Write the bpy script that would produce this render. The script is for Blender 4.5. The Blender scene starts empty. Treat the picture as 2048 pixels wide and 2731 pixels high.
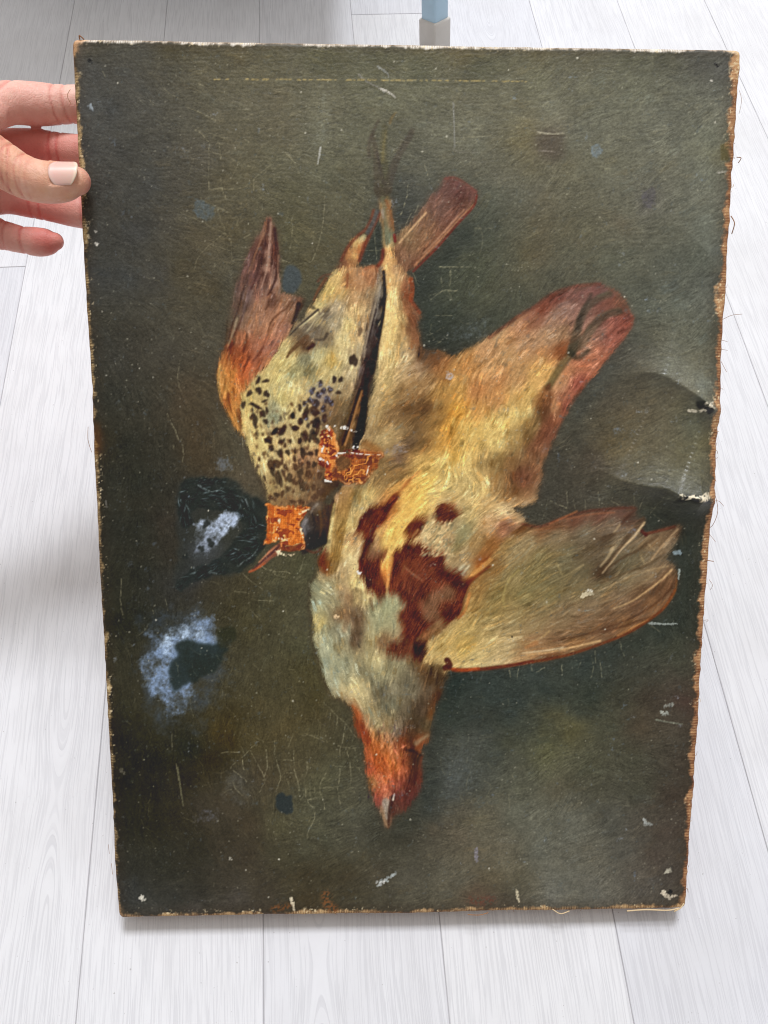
# An old oil painting of two hung birds, held up over a pale plank floor.
import bpy, bmesh, math, time
import numpy as np
from mathutils import Vector, Matrix
DEV = False
R = math.radians
sc = bpy.context.scene
col = sc.collection

# ---------------------------------------------------------------- camera
cam_d = bpy.data.cameras.new('camera'); cam = bpy.data.objects.new('camera', cam_d); col.objects.link(cam)
cam_d.sensor_fit = 'HORIZONTAL'; cam_d.sensor_width = 36; cam_d.lens = 36*2000/2048
cam_d.clip_start = .02; cam_d.clip_end = 50
cam.matrix_world = Matrix(((.99959, .00166, -.02845, -.02339), (-.01434, .89208, -.45166, .01132), (.02463, .45188, .89174, .49281), (0, 0, 0, 1)))
sc.camera = cam
sc.render.resolution_x, sc.render.resolution_y = 768, 1024
# ---------------------------------------------------------------- light: room daylight and a high window beyond the picture
w = bpy.data.worlds.new('World'); sc.world = w; w.use_nodes = True
bgn = w.node_tree.nodes['Background']; bgn.inputs[0].default_value = (1.0, .965, .93, 1); bgn.inputs[1].default_value = .44
ld = bpy.data.lights.new('window_light', 'AREA'); lo = bpy.data.objects.new('window_light', ld); col.objects.link(lo)
ld.shape = 'RECTANGLE'; ld.size = 1.1; ld.size_y = .95; ld.energy = 172; ld.color = (.955, .985, 1.05)
LD = Vector((.05, .45, .87)).normalized(); aim = Vector((0, .25, .05))
lo.location = aim+LD*4.7
lo.rotation_euler = (-LD).to_track_quat('-Z', 'Y').to_euler()
cd_ = bpy.data.lights.new('overhead_fill', 'AREA'); co_l = bpy.data.objects.new('overhead_fill', cd_); col.objects.link(co_l)  # unseen fill lamp, added for soft light from overhead
cd_.shape = 'RECTANGLE'; cd_.size = 3.2; cd_.size_y = 2.4; cd_.energy = 25; cd_.color = (1, .965, .93)
co_l.location = (.2, 1.35, 2.5)
sc.view_settings.view_transform = 'Standard'; sc.view_settings.look = 'None'
sc.view_settings.exposure = 0; sc.view_settings.gamma = 1; sc.view_settings.use_curve_mapping = False
sc.render.engine = 'CYCLES'; sc.cycles.filter_width = 1.1

# ---------------------------------------------------------------- helpers
def tag(o, label=None, cat=None, group=None, kind=None):
    for k, v in (('label', label), ('category', cat), ('group', group), ('kind', kind)):
        if v: o[k] = v
    return o
def empty(name, loc=(0, 0, 0), rot=(0, 0, 0)):
    o = bpy.data.objects.new(name, None); col.objects.link(o); o.location = loc; o.rotation_euler = rot
    o.empty_display_size = .02; return o
def mesh(name, verts, faces, mat=None, parent=None, smooth=True):
    me = bpy.data.meshes.new(name); me.from_pydata([tuple(v) for v in verts], [], [tuple(f) for f in faces]); me.update()
    if smooth: me.polygons.foreach_set('use_smooth', np.ones(len(me.polygons), bool))
    return link(name, me, mat, parent)
def link(name, me, mat=None, parent=None):
    o = bpy.data.objects.new(name, me); col.objects.link(o)
    if mat and not me.materials: me.materials.append(mat)
    if parent: o.parent = parent
    return o
def box_bm(sx, sy, sz, c=(0, 0, 0), bev=0., seg=2):
    bm = bmesh.new(); bmesh.ops.create_cube(bm, size=1)
    bmesh.ops.scale(bm, vec=(sx, sy, sz), verts=bm.verts); bmesh.ops.translate(bm, vec=c, verts=bm.verts)
    if bev: bmesh.ops.bevel(bm, geom=bm.edges[:], offset=bev, segments=seg, affect='EDGES', profile=.5)
    return bm
def bm_obj(name, bm, mat=None, parent=None, smooth=False):
    me = bpy.data.meshes.new(name); bm.to_mesh(me); bm.free()
    if smooth: me.polygons.foreach_set('use_smooth', np.ones(len(me.polygons), bool))
    return link(name, me, mat, parent)
def catmull(p, sub):
    p = np.asarray(p, float); o = []
    for i in range(len(p)-1):
        a, b, c, d = p[max(i-1, 0)], p[i], p[i+1], p[min(i+2, len(p)-1)]
        for t in np.linspace(0, 1, sub, endpoint=False):
            o.append(.5*(2*b+(c-a)*t+(2*a-5*b+4*c-d)*t*t+(3*b-a-3*c+d)*t**3))
    o.append(p[-1]); return np.array(o)
def tube(path, rad, n=20, flat=1., upv=(0, 0, 1), cap=True):
    """tube round a path (k,3) with radii; rounded ends"""
    P = np.asarray(path, float); rad = np.broadcast_to(np.asarray(rad, float), (len(P),)).copy()
    if cap:
        d0 = P[0]-P[1]; d0 /= np.linalg.norm(d0); d1 = P[-1]-P[-2]; d1 /= np.linalg.norm(d1)
        th = np.linspace(0, math.pi/2, 6)[1:]
        a = [P[0]+d0*rad[0]*math.sin(t) for t in th][::-1]; ra = [max(rad[0]*math.cos(t), 1e-5) for t in th][::-1]
        b = [P[-1]+d1*rad[-1]*math.sin(t) for t in th]; rb = [max(rad[-1]*math.cos(t), 1e-5) for t in th]
        P = np.vstack([a, P, b]); rad = np.concatenate([ra, rad, rb])
    V = []; F = []; up = np.array(upv, float)
    for i in range(len(P)):
        t = P[min(i+1, len(P)-1)]-P[max(i-1, 0)]; t /= np.linalg.norm(t)+1e-12
        s = np.cross(t, up); s /= np.linalg.norm(s)+1e-12; u = np.cross(s, t)
        for k in range(n):
            a = 2*math.pi*k/n; V.append(P[i]+rad[i]*(math.cos(a)*s+flat*math.sin(a)*u))
    for i in range(len(P)-1):
        for k in range(n):
            F.append((i*n+k, i*n+(k+1) % n, (i+1)*n+(k+1) % n, (i+1)*n+k))
    F.append(tuple(range(n))[::-1]); F.append(tuple((len(P)-1)*n+k for k in range(n)))
    return V, F
class NT:
    """short-hand for a node material"""
    def __init__(s, name):
        s.m = bpy.data.materials.new(name); s.m.use_nodes = True; s.t = s.m.node_tree; s.b = s.t.nodes['Principled BSDF']
    def n(s, ty, **k):
        x = s.t.nodes.new('ShaderNode'+ty)
        ins = k.pop('ins', {})
        for a, v in k.items(): setattr(x, a, v)
        for a, v in ins.items(): s.set(x, a, v)
        return x
    def set(s, x, a, v):
        i = x.inputs[a]
        if hasattr(v, 'is_linked') or hasattr(v, 'links'): s.t.links.new(v, i)
        else: i.default_value = v
    def math(s, op, a, b=None, c=None):
        x = s.n('Math', operation=op); s.set(x, 0, a)
        if b is not None: s.set(x, 1, b)
        if c is not None: s.set(x, 2, c)
        return x.outputs[0]
    def mix(s, f, a, b, mode='MIX'):
        x = s.n('Mix', data_type='RGBA', blend_type=mode); s.set(x, 0, f); s.set(x, 6, a); s.set(x, 7, b); return x.outputs[2]
    def ramp(s, f, stops, interp='LINEAR'):
        x = s.n('ValToRGB'); x.color_ramp.interpolation = interp; e = x.color_ramp.elements
        while len(e) < len(stops): e.new(.5)
        for i, (p, c) in enumerate(stops): e[i].position = p; e[i].color = (*c, 1) if len(c) == 3 else c
        s.set(x, 0, f); return x.outputs[0]
    def noise(s, vec, scale, detail=2, rough=.5, dim='3D'):
        x = s.n('TexNoise', noise_dimensions=dim); s.set(x, 'Vector', vec); s.set(x, 'Scale', scale); s.set(x, 'Detail', detail); s.set(x, 'Roughness', rough); return x.outputs['Fac']
    def bump(s, h, strength, dist, normal=None):
        x = s.n('Bump'); s.set(x, 'Strength', strength); s.set(x, 'Distance', dist); s.set(x, 'Height', h)
        if normal is not None: s.set(x, 'Normal', normal)
        return x.outputs[0]
def lin(c):
    c = np.asarray(c, float)/255.; return np.where(c <= .04045, c/12.92, ((c+.055)/1.055)**2.4)
def simple(name, rgb, rough=.5, metal=0., spec=.5):
    t = NT(name); co = t.n('TexCoord').outputs['Object']
    n = t.noise(co, 60, 4, .6)
    c = lin(rgb); t.set(t.b, 'Base Color', t.mix(n, (*(c*.86), 1), (*np.minimum(c*1.1, 1), 1)))
    t.set(t.b, 'Roughness', t.math('MULTIPLY_ADD', n, .2, rough-.1)); t.b.inputs['Metallic'].default_value = metal
    t.b.inputs['Specular IOR Level'].default_value = spec
    return t.m

# ---------------------------------------------------------------- setting: pale plank floor
PANG = .063; PITCH = .1015; PX = -.1825
def plank_material():
    t = NT('pale_oak')
    co = t.n('TexCoord').outputs['Object']; oi = t.n('ObjectInfo')
    rnd = oi.outputs['Random']
    sp = t.n('SeparateXYZ'); t.set(sp, 0, co); x, y = sp.outputs[0], sp.outputs[1]
    kn = t.n('Attribute', attribute_type='OBJECT', attribute_name='knot'); ks = t.n('SeparateXYZ'); t.set(ks, 0, kn.outputs['Vector'])
    off = t.math('MULTIPLY', rnd, 37.)
    cb = t.n('CombineXYZ'); t.set(cb, 0, t.math('MULTIPLY', x, 7.)); t.set(cb, 1, t.math('MULTIPLY', y, 3.2)); t.set(cb, 2, off)
    warp = t.math('MULTIPLY_ADD', t.noise(cb.outputs[0], 1., 2, .5), .016, -.008)
    cb2 = t.n('CombineXYZ'); t.set(cb2, 0, t.math('MULTIPLY', x, 40.)); t.set(cb2, 1, t.math('MULTIPLY', y, 26.)); t.set(cb2, 2, off)
    wob = t.math('MULTIPLY_ADD', t.noise(cb2.outputs[0], 1., 1, .5), .0016, -.0008)
    dx = t.math('ADD', t.math('ADD', t.math('SUBTRACT', x, ks.outputs[0]), warp), wob)
    dy = t.math('SUBTRACT', y, ks.outputs[1])
    dyn = t.math('MULTIPLY', t.math('MULTIPLY', dy, dy), -520.)
    hump = t.math('MULTIPLY', t.math('EXPONENT', dyn), ks.outputs[2])
    g = t.math('SQRT', t.math('ADD', t.math('MULTIPLY', dx, dx), t.math('MULTIPLY', hump, hump)))
    g = t.math('ADD', g, t.math('MULTIPLY', dx, .15))
    def streak(fx, fy, det, z):
        c = t.n('CombineXYZ'); t.set(c, 0, t.math('MULTIPLY', g, fx)); t.set(c, 1, t.math('MULTIPLY', y, fy)); t.set(c, 2, t.math('ADD', off, z))
        return t.noise(c.outputs[0], 1., det, .62)
    s1 = streak(1300., 26., 1, 0.); s2 = streak(520., 11., 2, 5.); s3 = streak(26., 1.6, 2, 9.)
    line_ = t.ramp(s1, [(.49, (0, 0, 0)), (.57, (1, 1, 1))])
    patch = t.ramp(s2, [(.34, (0, 0, 0)), (.60, (1, 1, 1))])
    f = t.math('MULTIPLY', line_, t.math('MULTIPLY_ADD', patch, .6, .4))
    base = t.mix(s3, (*lin((214, 214, 217)), 1), (*lin((226, 226, 229)), 1))
    tint = t.mix(rnd, (.93, .93, .94, 1), (1.02, 1.015, 1., 1))
    base = t.mix(1., base, tint, 'MULTIPLY')
    c = t.mix(t.math('MULTIPLY', f, .22), base, (*lin((140, 139, 146)), 1))
    pale = t.ramp(s2, [(.55, (0, 0, 0)), (.75, (1, 1, 1))])
    c = t.mix(t.math('MULTIPLY', pale, .25), c, (*lin((232, 233, 235)), 1))
    geo = t.n('NewGeometry').outputs['Position']          # scuffs and dust lie across the boards
    sc_ = t.ramp(t.noise(geo, 9., 5, .65), [(.42, (0, 0, 0)), (.70, (1, 1, 1))])
    c = t.mix(t.math('MULTIPLY', sc_, .16), c, (*lin((168, 164, 160)), 1))
    sp_ = t.ramp(t.noise(geo, 420., 2, .5), [(.735, (0, 0, 0)), (.76, (1, 1, 1))])
    c = t.mix(t.math('MULTIPLY', sp_, .45), c, (*lin((120, 112, 104)), 1))
    t.set(t.b, 'Base Color', c)
    t.set(t.b, 'Roughness', t.math('MULTIPLY_ADD', f, .12, .46)); t.b.inputs['Specular IOR Level'].default_value = .3
    t.set(t.b, 'Normal', t.bump(t.math('SUBTRACT', 1., f), .25, .0004))
    return t.m
gap_m = simple('joint_dust', (176, 174, 176), .9, 0, .1)
oak = plank_material()
base = bm_obj('floor', box_bm(5.6, 5.6, .02, (0, .6, -.0106)), gap_m); tag(base, kind='structure')
rp = np.random.default_rng(11)
KN = {-2: (.0, .33), -1: (.047, .0), 3: (.02, .55)}
for i in range(-10, 12):
    xc = PX+PITCH*(i+.5); wdt = PITCH-.0005
    cuts = [-2.0, rp.uniform(-1.6, -.5), 3.0]
    cuts = [-2.0, -1.0+rp.uniform(-.35, .35), rp.uniform(1.15, 1.6), 3.0]
    if i == 2: cuts = [-2.0, -.33, .879, 2.1, 3.0]
    if i == -2: cuts = [-2.0, -.9, .52, 1.9, 3.0]
    for a, b in zip(cuts[:-1], cuts[1:]):
        bm = box_bm(wdt, b-a-.0006, .0065, (0, 0, -.00325+rp.uniform(-.00006, .00006)), .0003, 1)
        o = bm_obj('plank', bm, oak, base)
        yc = (a+b)/2
        o.rotation_euler = (0, 0, PANG)
        o.location = (math.cos(PANG)*xc-math.sin(PANG)*yc, math.sin(PANG)*xc+math.cos(PANG)*yc, 0)
        kx, ky, kr = rp.uniform(-.03, .03), rp.uniform(-.4, .4), rp.uniform(.002, .005)
        if i == 1 and a < -.02 < b: kx, ky, kr = -.017, -.025-yc, .008
        if i == -1 and a < .05 < b: kx, ky, kr = .026, .078-yc, .008
        if i == 3 and a < .9 < b: kx, ky, kr = .0, .80-yc, .012
        o['knot'] = (kx, ky, kr)

# ---------------------------------------------------------------- painting engine (numpy only)
BS = 0.6                                   # painter's buffer: pixels per unit of the painting plan
PX0, PY0, PX1, PY1 = 160, 70, 2010, 2480   # extent of the painting plan
PW, PH = int((PX1-PX0)*BS), int((PY1-PY0)*BS)
FR = {'A': (0, 0, .42194), 'B': (650, 0, .42194), 'C': (1348, 0, .42194), 'D': (200, 900, .42194),
      'E': (500, 500, .36166), 'F': (1000, 450, .42194), 'G': (550, 1050, .36166), 'H': (800, 1200, .36166),
      'I': (1150, 1250, .45208), 'J': (800, 1700, .36166), 'K': (200, 1900, .42194), 'L': (1250, 1900, .48101),
      'M': (1450, 750, .36046), 'W': (0, 0, 1.23448)}
rng = np.random.default_rng(7)

def T(fr, pts):
    """sheet coordinates -> painter's buffer coordinates"""
    x0, y0, s = FR[fr]
    a = np.array(pts, float).copy()
    a[:, 0] = (a[:, 0]*s + x0 - PX0)*BS
    a[:, 1] = (a[:, 1]*s + y0 - PY0)*BS
    return a

def blur(a, s):
    if s < .3: return a
    r = int(3*s + 1)
    k = np.exp(-.5*(np.arange(-r, r+1)/s)**2); k /= k.sum()
    sh = a.shape
    n0, n1 = sh[0] + 2*r, sh[1] + 2*r
    if s > 6:                               # large radius: through a small copy
        f = int(s/2.5)
        h, w = -(-sh[0]//f), -(-sh[1]//f)
        p = np.pad(a, ((0, h*f-sh[0]), (0, w*f-sh[1])) + ((0, 0),)*(a.ndim-2), mode='edge')
        q = p.reshape((h, f, w, f) + sh[2:]).mean((1, 3))
        return resize(blur(q, s/f), h*f, w*f)[:sh[0], :sh[1]]
    p = np.pad(a, ((r, r), (0, 0)) + ((0, 0),)*(a.ndim-2), mode='edge')
    o = sum(k[i]*p[i:i+sh[0]] for i in range(2*r+1))
    p = np.pad(o, ((0, 0), (r, r)) + ((0, 0),)*(a.ndim-2), mode='edge')
    return sum(k[i]*p[:, i:i+sh[1]] for i in range(2*r+1)).astype(np.float32)

def resize(a, h, w):
    y = np.clip((np.arange(h)+.5)*a.shape[0]/h-.5, 0, a.shape[0]-1.001)
    x = np.clip((np.arange(w)+.5)*a.shape[1]/w-.5, 0, a.shape[1]-1.001)
    yi, xi = y.astype(int), x.astype(int)
    fy, fx = (y-yi).astype(np.float32), (x-xi).astype(np.float32)
    ex = (None,)*(a.ndim-2)
    fy = fy[(slice(None), None)+ex]; fx = fx[(None, slice(None))+ex]
    t = a[yi]*(1-fy)+a[np.minimum(yi+1, a.shape[0]-1)]*fy
    return t[:, xi]*(1-fx)+t[:, np.minimum(xi+1, a.shape[1]-1)]*fx

def bil(a, x, y):
    x = np.clip(x, 0, a.shape[1]-1.001); y = np.clip(y, 0, a.shape[0]-1.001)
    xi, yi = x.astype(np.int32), y.astype(np.int32)
    fx, fy = (x-xi).astype(np.float32), (y-yi).astype(np.float32)
    if a.ndim == 3: fx, fy = fx[..., None], fy[..., None]
    return (a[yi, xi]*(1-fx)+a[yi, xi+1]*fx)*(1-fy)+(a[yi+1, xi]*(1-fx)+a[yi+1, xi+1]*fx)*fy

_NC = {}; NPAD = 360
def noise(cx, cy=None, oct=1, pers=.5):
    """smooth random field, cell size in buffer pixels, about -1..1 (cached, shifted at random)"""
    cy = cy or cx
    key = (cx, cy, oct, pers)
    if key not in _NC: _NC[key] = _noise(*key)
    y, x = int(rng.integers(NPAD)), int(rng.integers(NPAD))
    return _NC[key][y:y+PH, x:x+PW]
def _noise(cx, cy, oct, pers):
    hh, ww = PH+NPAD, PW+NPAD
    o = np.zeros((hh, ww), np.float32); am = 1; tot = 0
    for i in range(oct):
        g = rng.uniform(-1, 1, (max(3, int(hh/cy)+3), max(3, int(ww/cx)+3))).astype(np.float32)
        o += am*resize(g, hh, ww)
        tot += am*am; am *= pers; cx = max(1, cx/2); cy = max(1, cy/2)
    return o/np.sqrt(tot)

def spline(p, closed=True, sub=6):
    p = np.asarray(p, float); n = len(p); o = []
    for i in range(n if closed else n-1):
        if closed: a, b, c, d = p[(i-1) % n], p[i], p[(i+1) % n], p[(i+2) % n]
        else: a, b, c, d = p[max(i-1, 0)], p[i], p[i+1], p[min(i+2, n-1)]
        for t in np.linspace(0, 1, sub, endpoint=False):
            o.append(.5*((2*b)+(c-a)*t+(2*a-5*b+4*c-d)*t*t+(3*b-a-3*c+d)*t**3))
    if not closed: o.append(p[-1])
    return np.array(o)

def fill(p):
    """anti-aliased polygon mask"""
    m = np.zeros((PH, PW), np.float32)
    x0, x1 = max(0, int(p[:, 0].min())-1), min(PW, int(p[:, 0].max())+2)
    y0, y1 = max(0, int(p[:, 1].min())-1), min(PH, int(p[:, 1].max())+2)
    if x1 <= x0 or y1 <= y0: return m
    q = np.roll(p, -1, 0); SS = 3
    for j in range(y0*SS, y1*SS):
        yy = (j+.5)/SS
        hit = (p[:, 1] <= yy) != (q[:, 1] <= yy)
        if not hit.any(): continue
        a, b = p[hit], q[hit]
        xs = np.sort(a[:, 0]+(yy-a[:, 1])/(b[:, 1]-a[:, 1])*(b[:, 0]-a[:, 0]))
        for k in range(0, len(xs)-1, 2):
            l, r = max(xs[k], x0), min(xs[k+1], x1-1e-3)
            if r <= l: continue
            li, ri = int(l), int(r)
            if li == ri: m[j//SS, li] += (r-l)/SS
            else:
                m[j//SS, li] += (li+1-l)/SS; m[j//SS, ri] += (r-ri)/SS
                m[j//SS, li+1:ri] += 1/SS
    return np.minimum(m, 1)

YY, XX = np.mgrid[0:PH, 0:PW].astype(np.float32)
def region(fr, pts, feather=1.5, amp=0, cell=14, smooth=True):
    """soft-edged shape, its outline pushed about with noise"""
    p = T(fr, pts)
    q = spline(p) if smooth else p
    m = fill(q); pad = int(4*feather+2.5*amp+6)
    x0, x1 = max(0, int(q[:, 0].min())-pad), min(PW, int(q[:, 0].max())+pad)
    y0, y1 = max(0, int(q[:, 1].min())-pad), min(PH, int(q[:, 1].max())+pad)
    s = (slice(y0, y1), slice(x0, x1)); c = m[s]
    if amp:
        n1, n2 = noise(cell, oct=3, pers=.6)[s], noise(cell, oct=3, pers=.6)[s]
        c = bil(m, XX[s]+amp*n1, YY[s]+amp*n2)
    m = np.zeros_like(m); m[s] = blur(c, feather)
    return m

def field(samples, power=3.2, q=6, soft=5):
    """colour field through scattered samples: list of (frame, x, y, r, g, b)"""
    P = np.concatenate([T(f, [(x, y)]) for f, x, y, *_ in samples]).astype(np.float32)
    Cc = np.array([s[3:] for s in samples], np.float32)
    h, w = PH//q, PW//q
    gy, gx = np.mgrid[0:h, 0:w].astype(np.float32)*q+q/2
    num = np.zeros((h, w, Cc.shape[1]), np.float32); den = np.zeros((h, w), np.float32)
    for (px, py), c in zip(P, Cc):
        k = 1/((gx-px)**2+(gy-py)**2+soft*soft)**(power/2)
        num += k[..., None]*c; den += k
    return resize(num/den[..., None], PH, PW)

def stroke_mask(p, w0, w1=None, win=None):
    """tapered line mask (points in buffer pixels) inside a window"""
    w1 = w0 if w1 is None else w1
    bx0, by0, bx1, by1 = win or (0, 0, PW, PH)
    m = np.zeros((by1-by0, bx1-bx0), np.float32)
    L = np.linspace(0, 1, len(p))
    for i in range(len(p)-1):
        a, b = p[i], p[i+1]; wa = w0+(w1-w0)*L[i]; wb = w0+(w1-w0)*L[i+1]
        r = max(wa, wb)+1.5
        x0, x1 = int(max(bx0, min(a[0], b[0])-r)), int(min(bx1, max(a[0], b[0])+r+1))
        y0, y1 = int(max(by0, min(a[1], b[1])-r)), int(min(by1, max(a[1], b[1])+r+1))
        if x1 <= x0 or y1 <= y0: continue
        X, Y = XX[y0:y1, x0:x1], YY[y0:y1, x0:x1]
        d = b-a; l2 = d@d+1e-6
        t = np.clip(((X-a[0])*d[0]+(Y-a[1])*d[1])/l2, 0, 1)
        dist = np.hypot(X-a[0]-t*d[0], Y-a[1]-t*d[1])
        hw = (wa+(wb-wa)*t)/2
        v = np.clip(hw+.5-dist, 0, 1)*np.minimum(1, hw*2)
        k = (slice(y0-by0, y1-by0), slice(x0-bx0, x1-bx0)); m[k] = np.maximum(m[k], v)
    return m

class Canvas: pass
cv = Canvas()
cv.c = np.zeros((PH, PW, 3), np.float32); cv.h = np.zeros((PH, PW), np.float32)   # pigment, relief
cv.g = np.zeros((PH, PW), np.float32)                                              # gloss (0 dull .. 1 wet varnish)

def lay(m, col, a=1., h=0, g=None):
    k = (m*a)[..., None]
    cv.c += (np.asarray(col, np.float32)-cv.c)*k
    if h: cv.h += m*h
    if g is not None: cv.g += (g-cv.g)*m*a

NZ = None
def line(fr, pts, w0, col, a=1., w1=None, soft=.6, h=0, sub=6, dry=0.):
    """a soft painted line; widths in plan units"""
    p = spline(T(fr, pts), False, sub)
    pad = int(8+max(w0, w1 or 0)*BS+4*soft)
    x0, x1 = max(0, int(p[:, 0].min())-pad), min(PW, int(p[:, 0].max())+pad)
    y0, y1 = max(0, int(p[:, 1].min())-pad), min(PH, int(p[:, 1].max())+pad)
    if x1-x0 < 2 or y1-y0 < 2: return
    m = blur(stroke_mask(p, w0*BS, None if w1 is None else w1*BS, (x0, y0, x1, y1)), soft)
    if dry: m = m*np.clip(1-dry+dry*1.6*(NZ[y0:y1, x0:x1]+.35), 0, 1)
    k = (m*a)[..., None]; s = (slice(y0, y1), slice(x0, x1))
    cv.c[s] += (np.asarray(col, np.float32)-cv.c[s])*k
    if h: cv.h[s] += m*h

def dab(x, y, rx, ry, ang, col, a=1., soft=.8, h=0, irr=.25, g=None):
    """an irregular elliptical touch of the brush (buffer pixels)"""
    R = int(max(rx, ry)*1.6+4*soft+3)
    x0, x1, y0, y1 = max(0, int(x)-R), min(PW, int(x)+R+1), max(0, int(y)-R), min(PH, int(y)+R+1)
    if x1-x0 < 2 or y1-y0 < 2: return
    X, Y = XX[y0:y1, x0:x1]-x, YY[y0:y1, x0:x1]-y
    ca, sa = math.cos(ang), math.sin(ang)
    u, v = (X*ca+Y*sa)/rx, (-X*sa+Y*ca)/ry
    th = np.arctan2(v, u); ph = rng.uniform(0, 6.28, 3)
    rr = 1+irr*(np.sin(2*th+ph[0])*.5+np.sin(3*th+ph[1])*.35+np.sin(5*th+ph[2])*.25)
    d = (rr-np.hypot(u, v))*min(rx, ry)
    m = blur(np.clip(d+.5, 0, 1).astype(np.float32), soft)
    s = (slice(y0, y1), slice(x0, x1)); k = (m*a)[..., None]
    cv.c[s] += (np.asarray(col, np.float32)-cv.c[s])*k
    if h: cv.h[s] += m*h
    if g is not None: cv.g[s] += (g-cv.g[s])*m*a

def brushwork(mask, ang, tex, n, ln, wd, tone=.1, warm=.03, a=.75, shift=5, relief=.05):
    """cover a shape with short loaded strokes that pick up the colour beneath and carry it along"""
    ys, xs = np.nonzero(mask > .5)
    pick = rng.integers(0, len(ys), n)
    src = cv.c.copy()
    for x, y in zip(xs[pick].astype(float), ys[pick].astype(float)):
        an = float(ang[int(y), int(x)])+rng.normal(0, .16)
        L = rng.uniform(*ln); W = rng.uniform(*wd); s0 = rng.normal(0, shift)
        sx, sy = np.clip(x+s0*math.cos(an), 0, PW-1), np.clip(y+s0*math.sin(an), 0, PH-1)
        if mask[int(sy), int(sx)] < .4: continue
        colr = src[int(sy), int(sx)]*(1+rng.normal(0, tone)); wm = rng.normal(0, warm); colr = colr*np.array((1+wm, 1, 1-1.5*wm))
        R_ = int(L+4)
        x0, x1, y0, y1 = max(0, int(x)-R_), min(PW, int(x)+R_+1), max(0, int(y)-R_), min(PH, int(y)+R_+1)
        sl = (slice(y0, y1), slice(x0, x1))
        X, Y = XX[sl]-x, YY[sl]-y; ca, sa = math.cos(an), math.sin(an)
        u, v = X*ca+Y*sa, -X*sa+Y*ca+rng.normal(0, .12)*(X*ca+Y*sa)**2/L
        m = np.clip((1-np.abs(u)/L)*2.2, 0, 1)*np.clip(W+.6-np.abs(v), 0, 1)*np.clip(.62+.62*tex[sl], 0, 1)*mask[sl]
        k = (m*a)[..., None]
        cv.c[sl] += (colr-cv.c[sl])*k; cv.h[sl] += m*relief*(np.abs(v) < W*.8)*(.4+.6*tex[sl])

def lic(src, ang, L, step=1.):
    """smear a field along directions: the drag of the bristles"""
    dx, dy = np.cos(ang), np.sin(ang)
    o = src.copy(); n = 1
    for sg in (1, -1):
        x, y = XX.copy(), YY.copy()
        for i in range(L):
            xi = np.clip(x, 0, PW-1).astype(np.int32); yi = np.clip(y, 0, PH-1).astype(np.int32)
            x += sg*step*dx[yi, xi]; y += sg*step*dy[yi, xi]
            o += src[np.clip(y, 0, PH-1).astype(np.int32), np.clip(x, 0, PW-1).astype(np.int32)]; n += 1
    return o/n


# ---------------------------------------------------------------- the picture: two game birds hung by the feet
def S(fr, s):
    """'x y r g b; x y r g b; ...' -> samples"""
    return [(fr, *map(float, t.split())) for t in s.split(';') if t.strip()]

# ---- ground
BG = S('A', '''480 270 90 78 62; 600 300 66 62 46; 900 300 70 68 58; 1100 290 66 58 34; 1300 290 74 66 40; 1550 300 84 74 46; 560 450 62 62 58; 800 480 68 66 58;
1000 480 74 70 56; 1300 480 86 80 58; 1550 480 92 86 62; 520 700 66 68 66; 700 700 58 58 54; 900 700 66 64 56; 1150 700 80 76 62; 1400 700 90 84 64; 1600 700 98 92 70;
560 950 56 56 54; 750 950 58 57 52; 1000 950 64 62 54; 1250 950 76 70 56; 1450 950 90 82 60; 1600 950 88 82 60; 650 1200 56 55 50; 900 1200 56 56 52; 1150 1150 64 60 50;
1400 1150 84 76 52; 1600 1150 90 82 56; 600 1450 58 57 52; 850 1450 60 60 57; 1050 1420 66 62 52; 1250 1500 82 72 50; 1450 1450 86 76 50; 600 1750 56 57 54; 800 1750 58 60 58;
1000 1750 62 60 54; 1150 1700 70 62 42; 1300 1800 76 66 44; 1450 1750 70 66 52''')
BG += S('B', '''200 330 84 78 52; 500 330 80 76 48; 800 330 76 72 44; 1100 340 86 78 46; 1400 340 92 80 44; 300 450 92 86 62; 700 440 88 86 62; 1100 460 84 84 58; 1500 420 74 74 50;
200 620 98 90 66; 500 620 100 96 72; 800 620 98 96 72; 1100 620 96 94 70; 1400 640 104 100 76; 1600 640 102 98 74; 200 850 94 86 62; 500 850 100 98 76; 700 850 96 94 70; 1150 850 96 94 74; 1400 850 106 104 82;
200 1050 88 84 60; 500 1050 94 92 68; 720 1050 94 90 66; 1150 1050 90 88 70; 1450 1050 98 94 74; 300 1250 86 82 56; 600 1250 90 86 62; 1030 1250 60 62 54; 1130 1200 70 70 60; 1050 1350 58 60 54; 1600 1150 98 94 74;
1560 1300 82 82 66; 300 1450 84 78 50; 500 1500 86 80 54; 640 1400 84 78 54; 800 1580 56 58 48; 400 1700 82 74 48; 500 1600 84 76 50; 1500 1450 66 70 58; 1350 1600 50 56 48; 1200 1750 44 50 42; 1450 1750 66 70 50; 1600 1600 80 82 62''')
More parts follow.
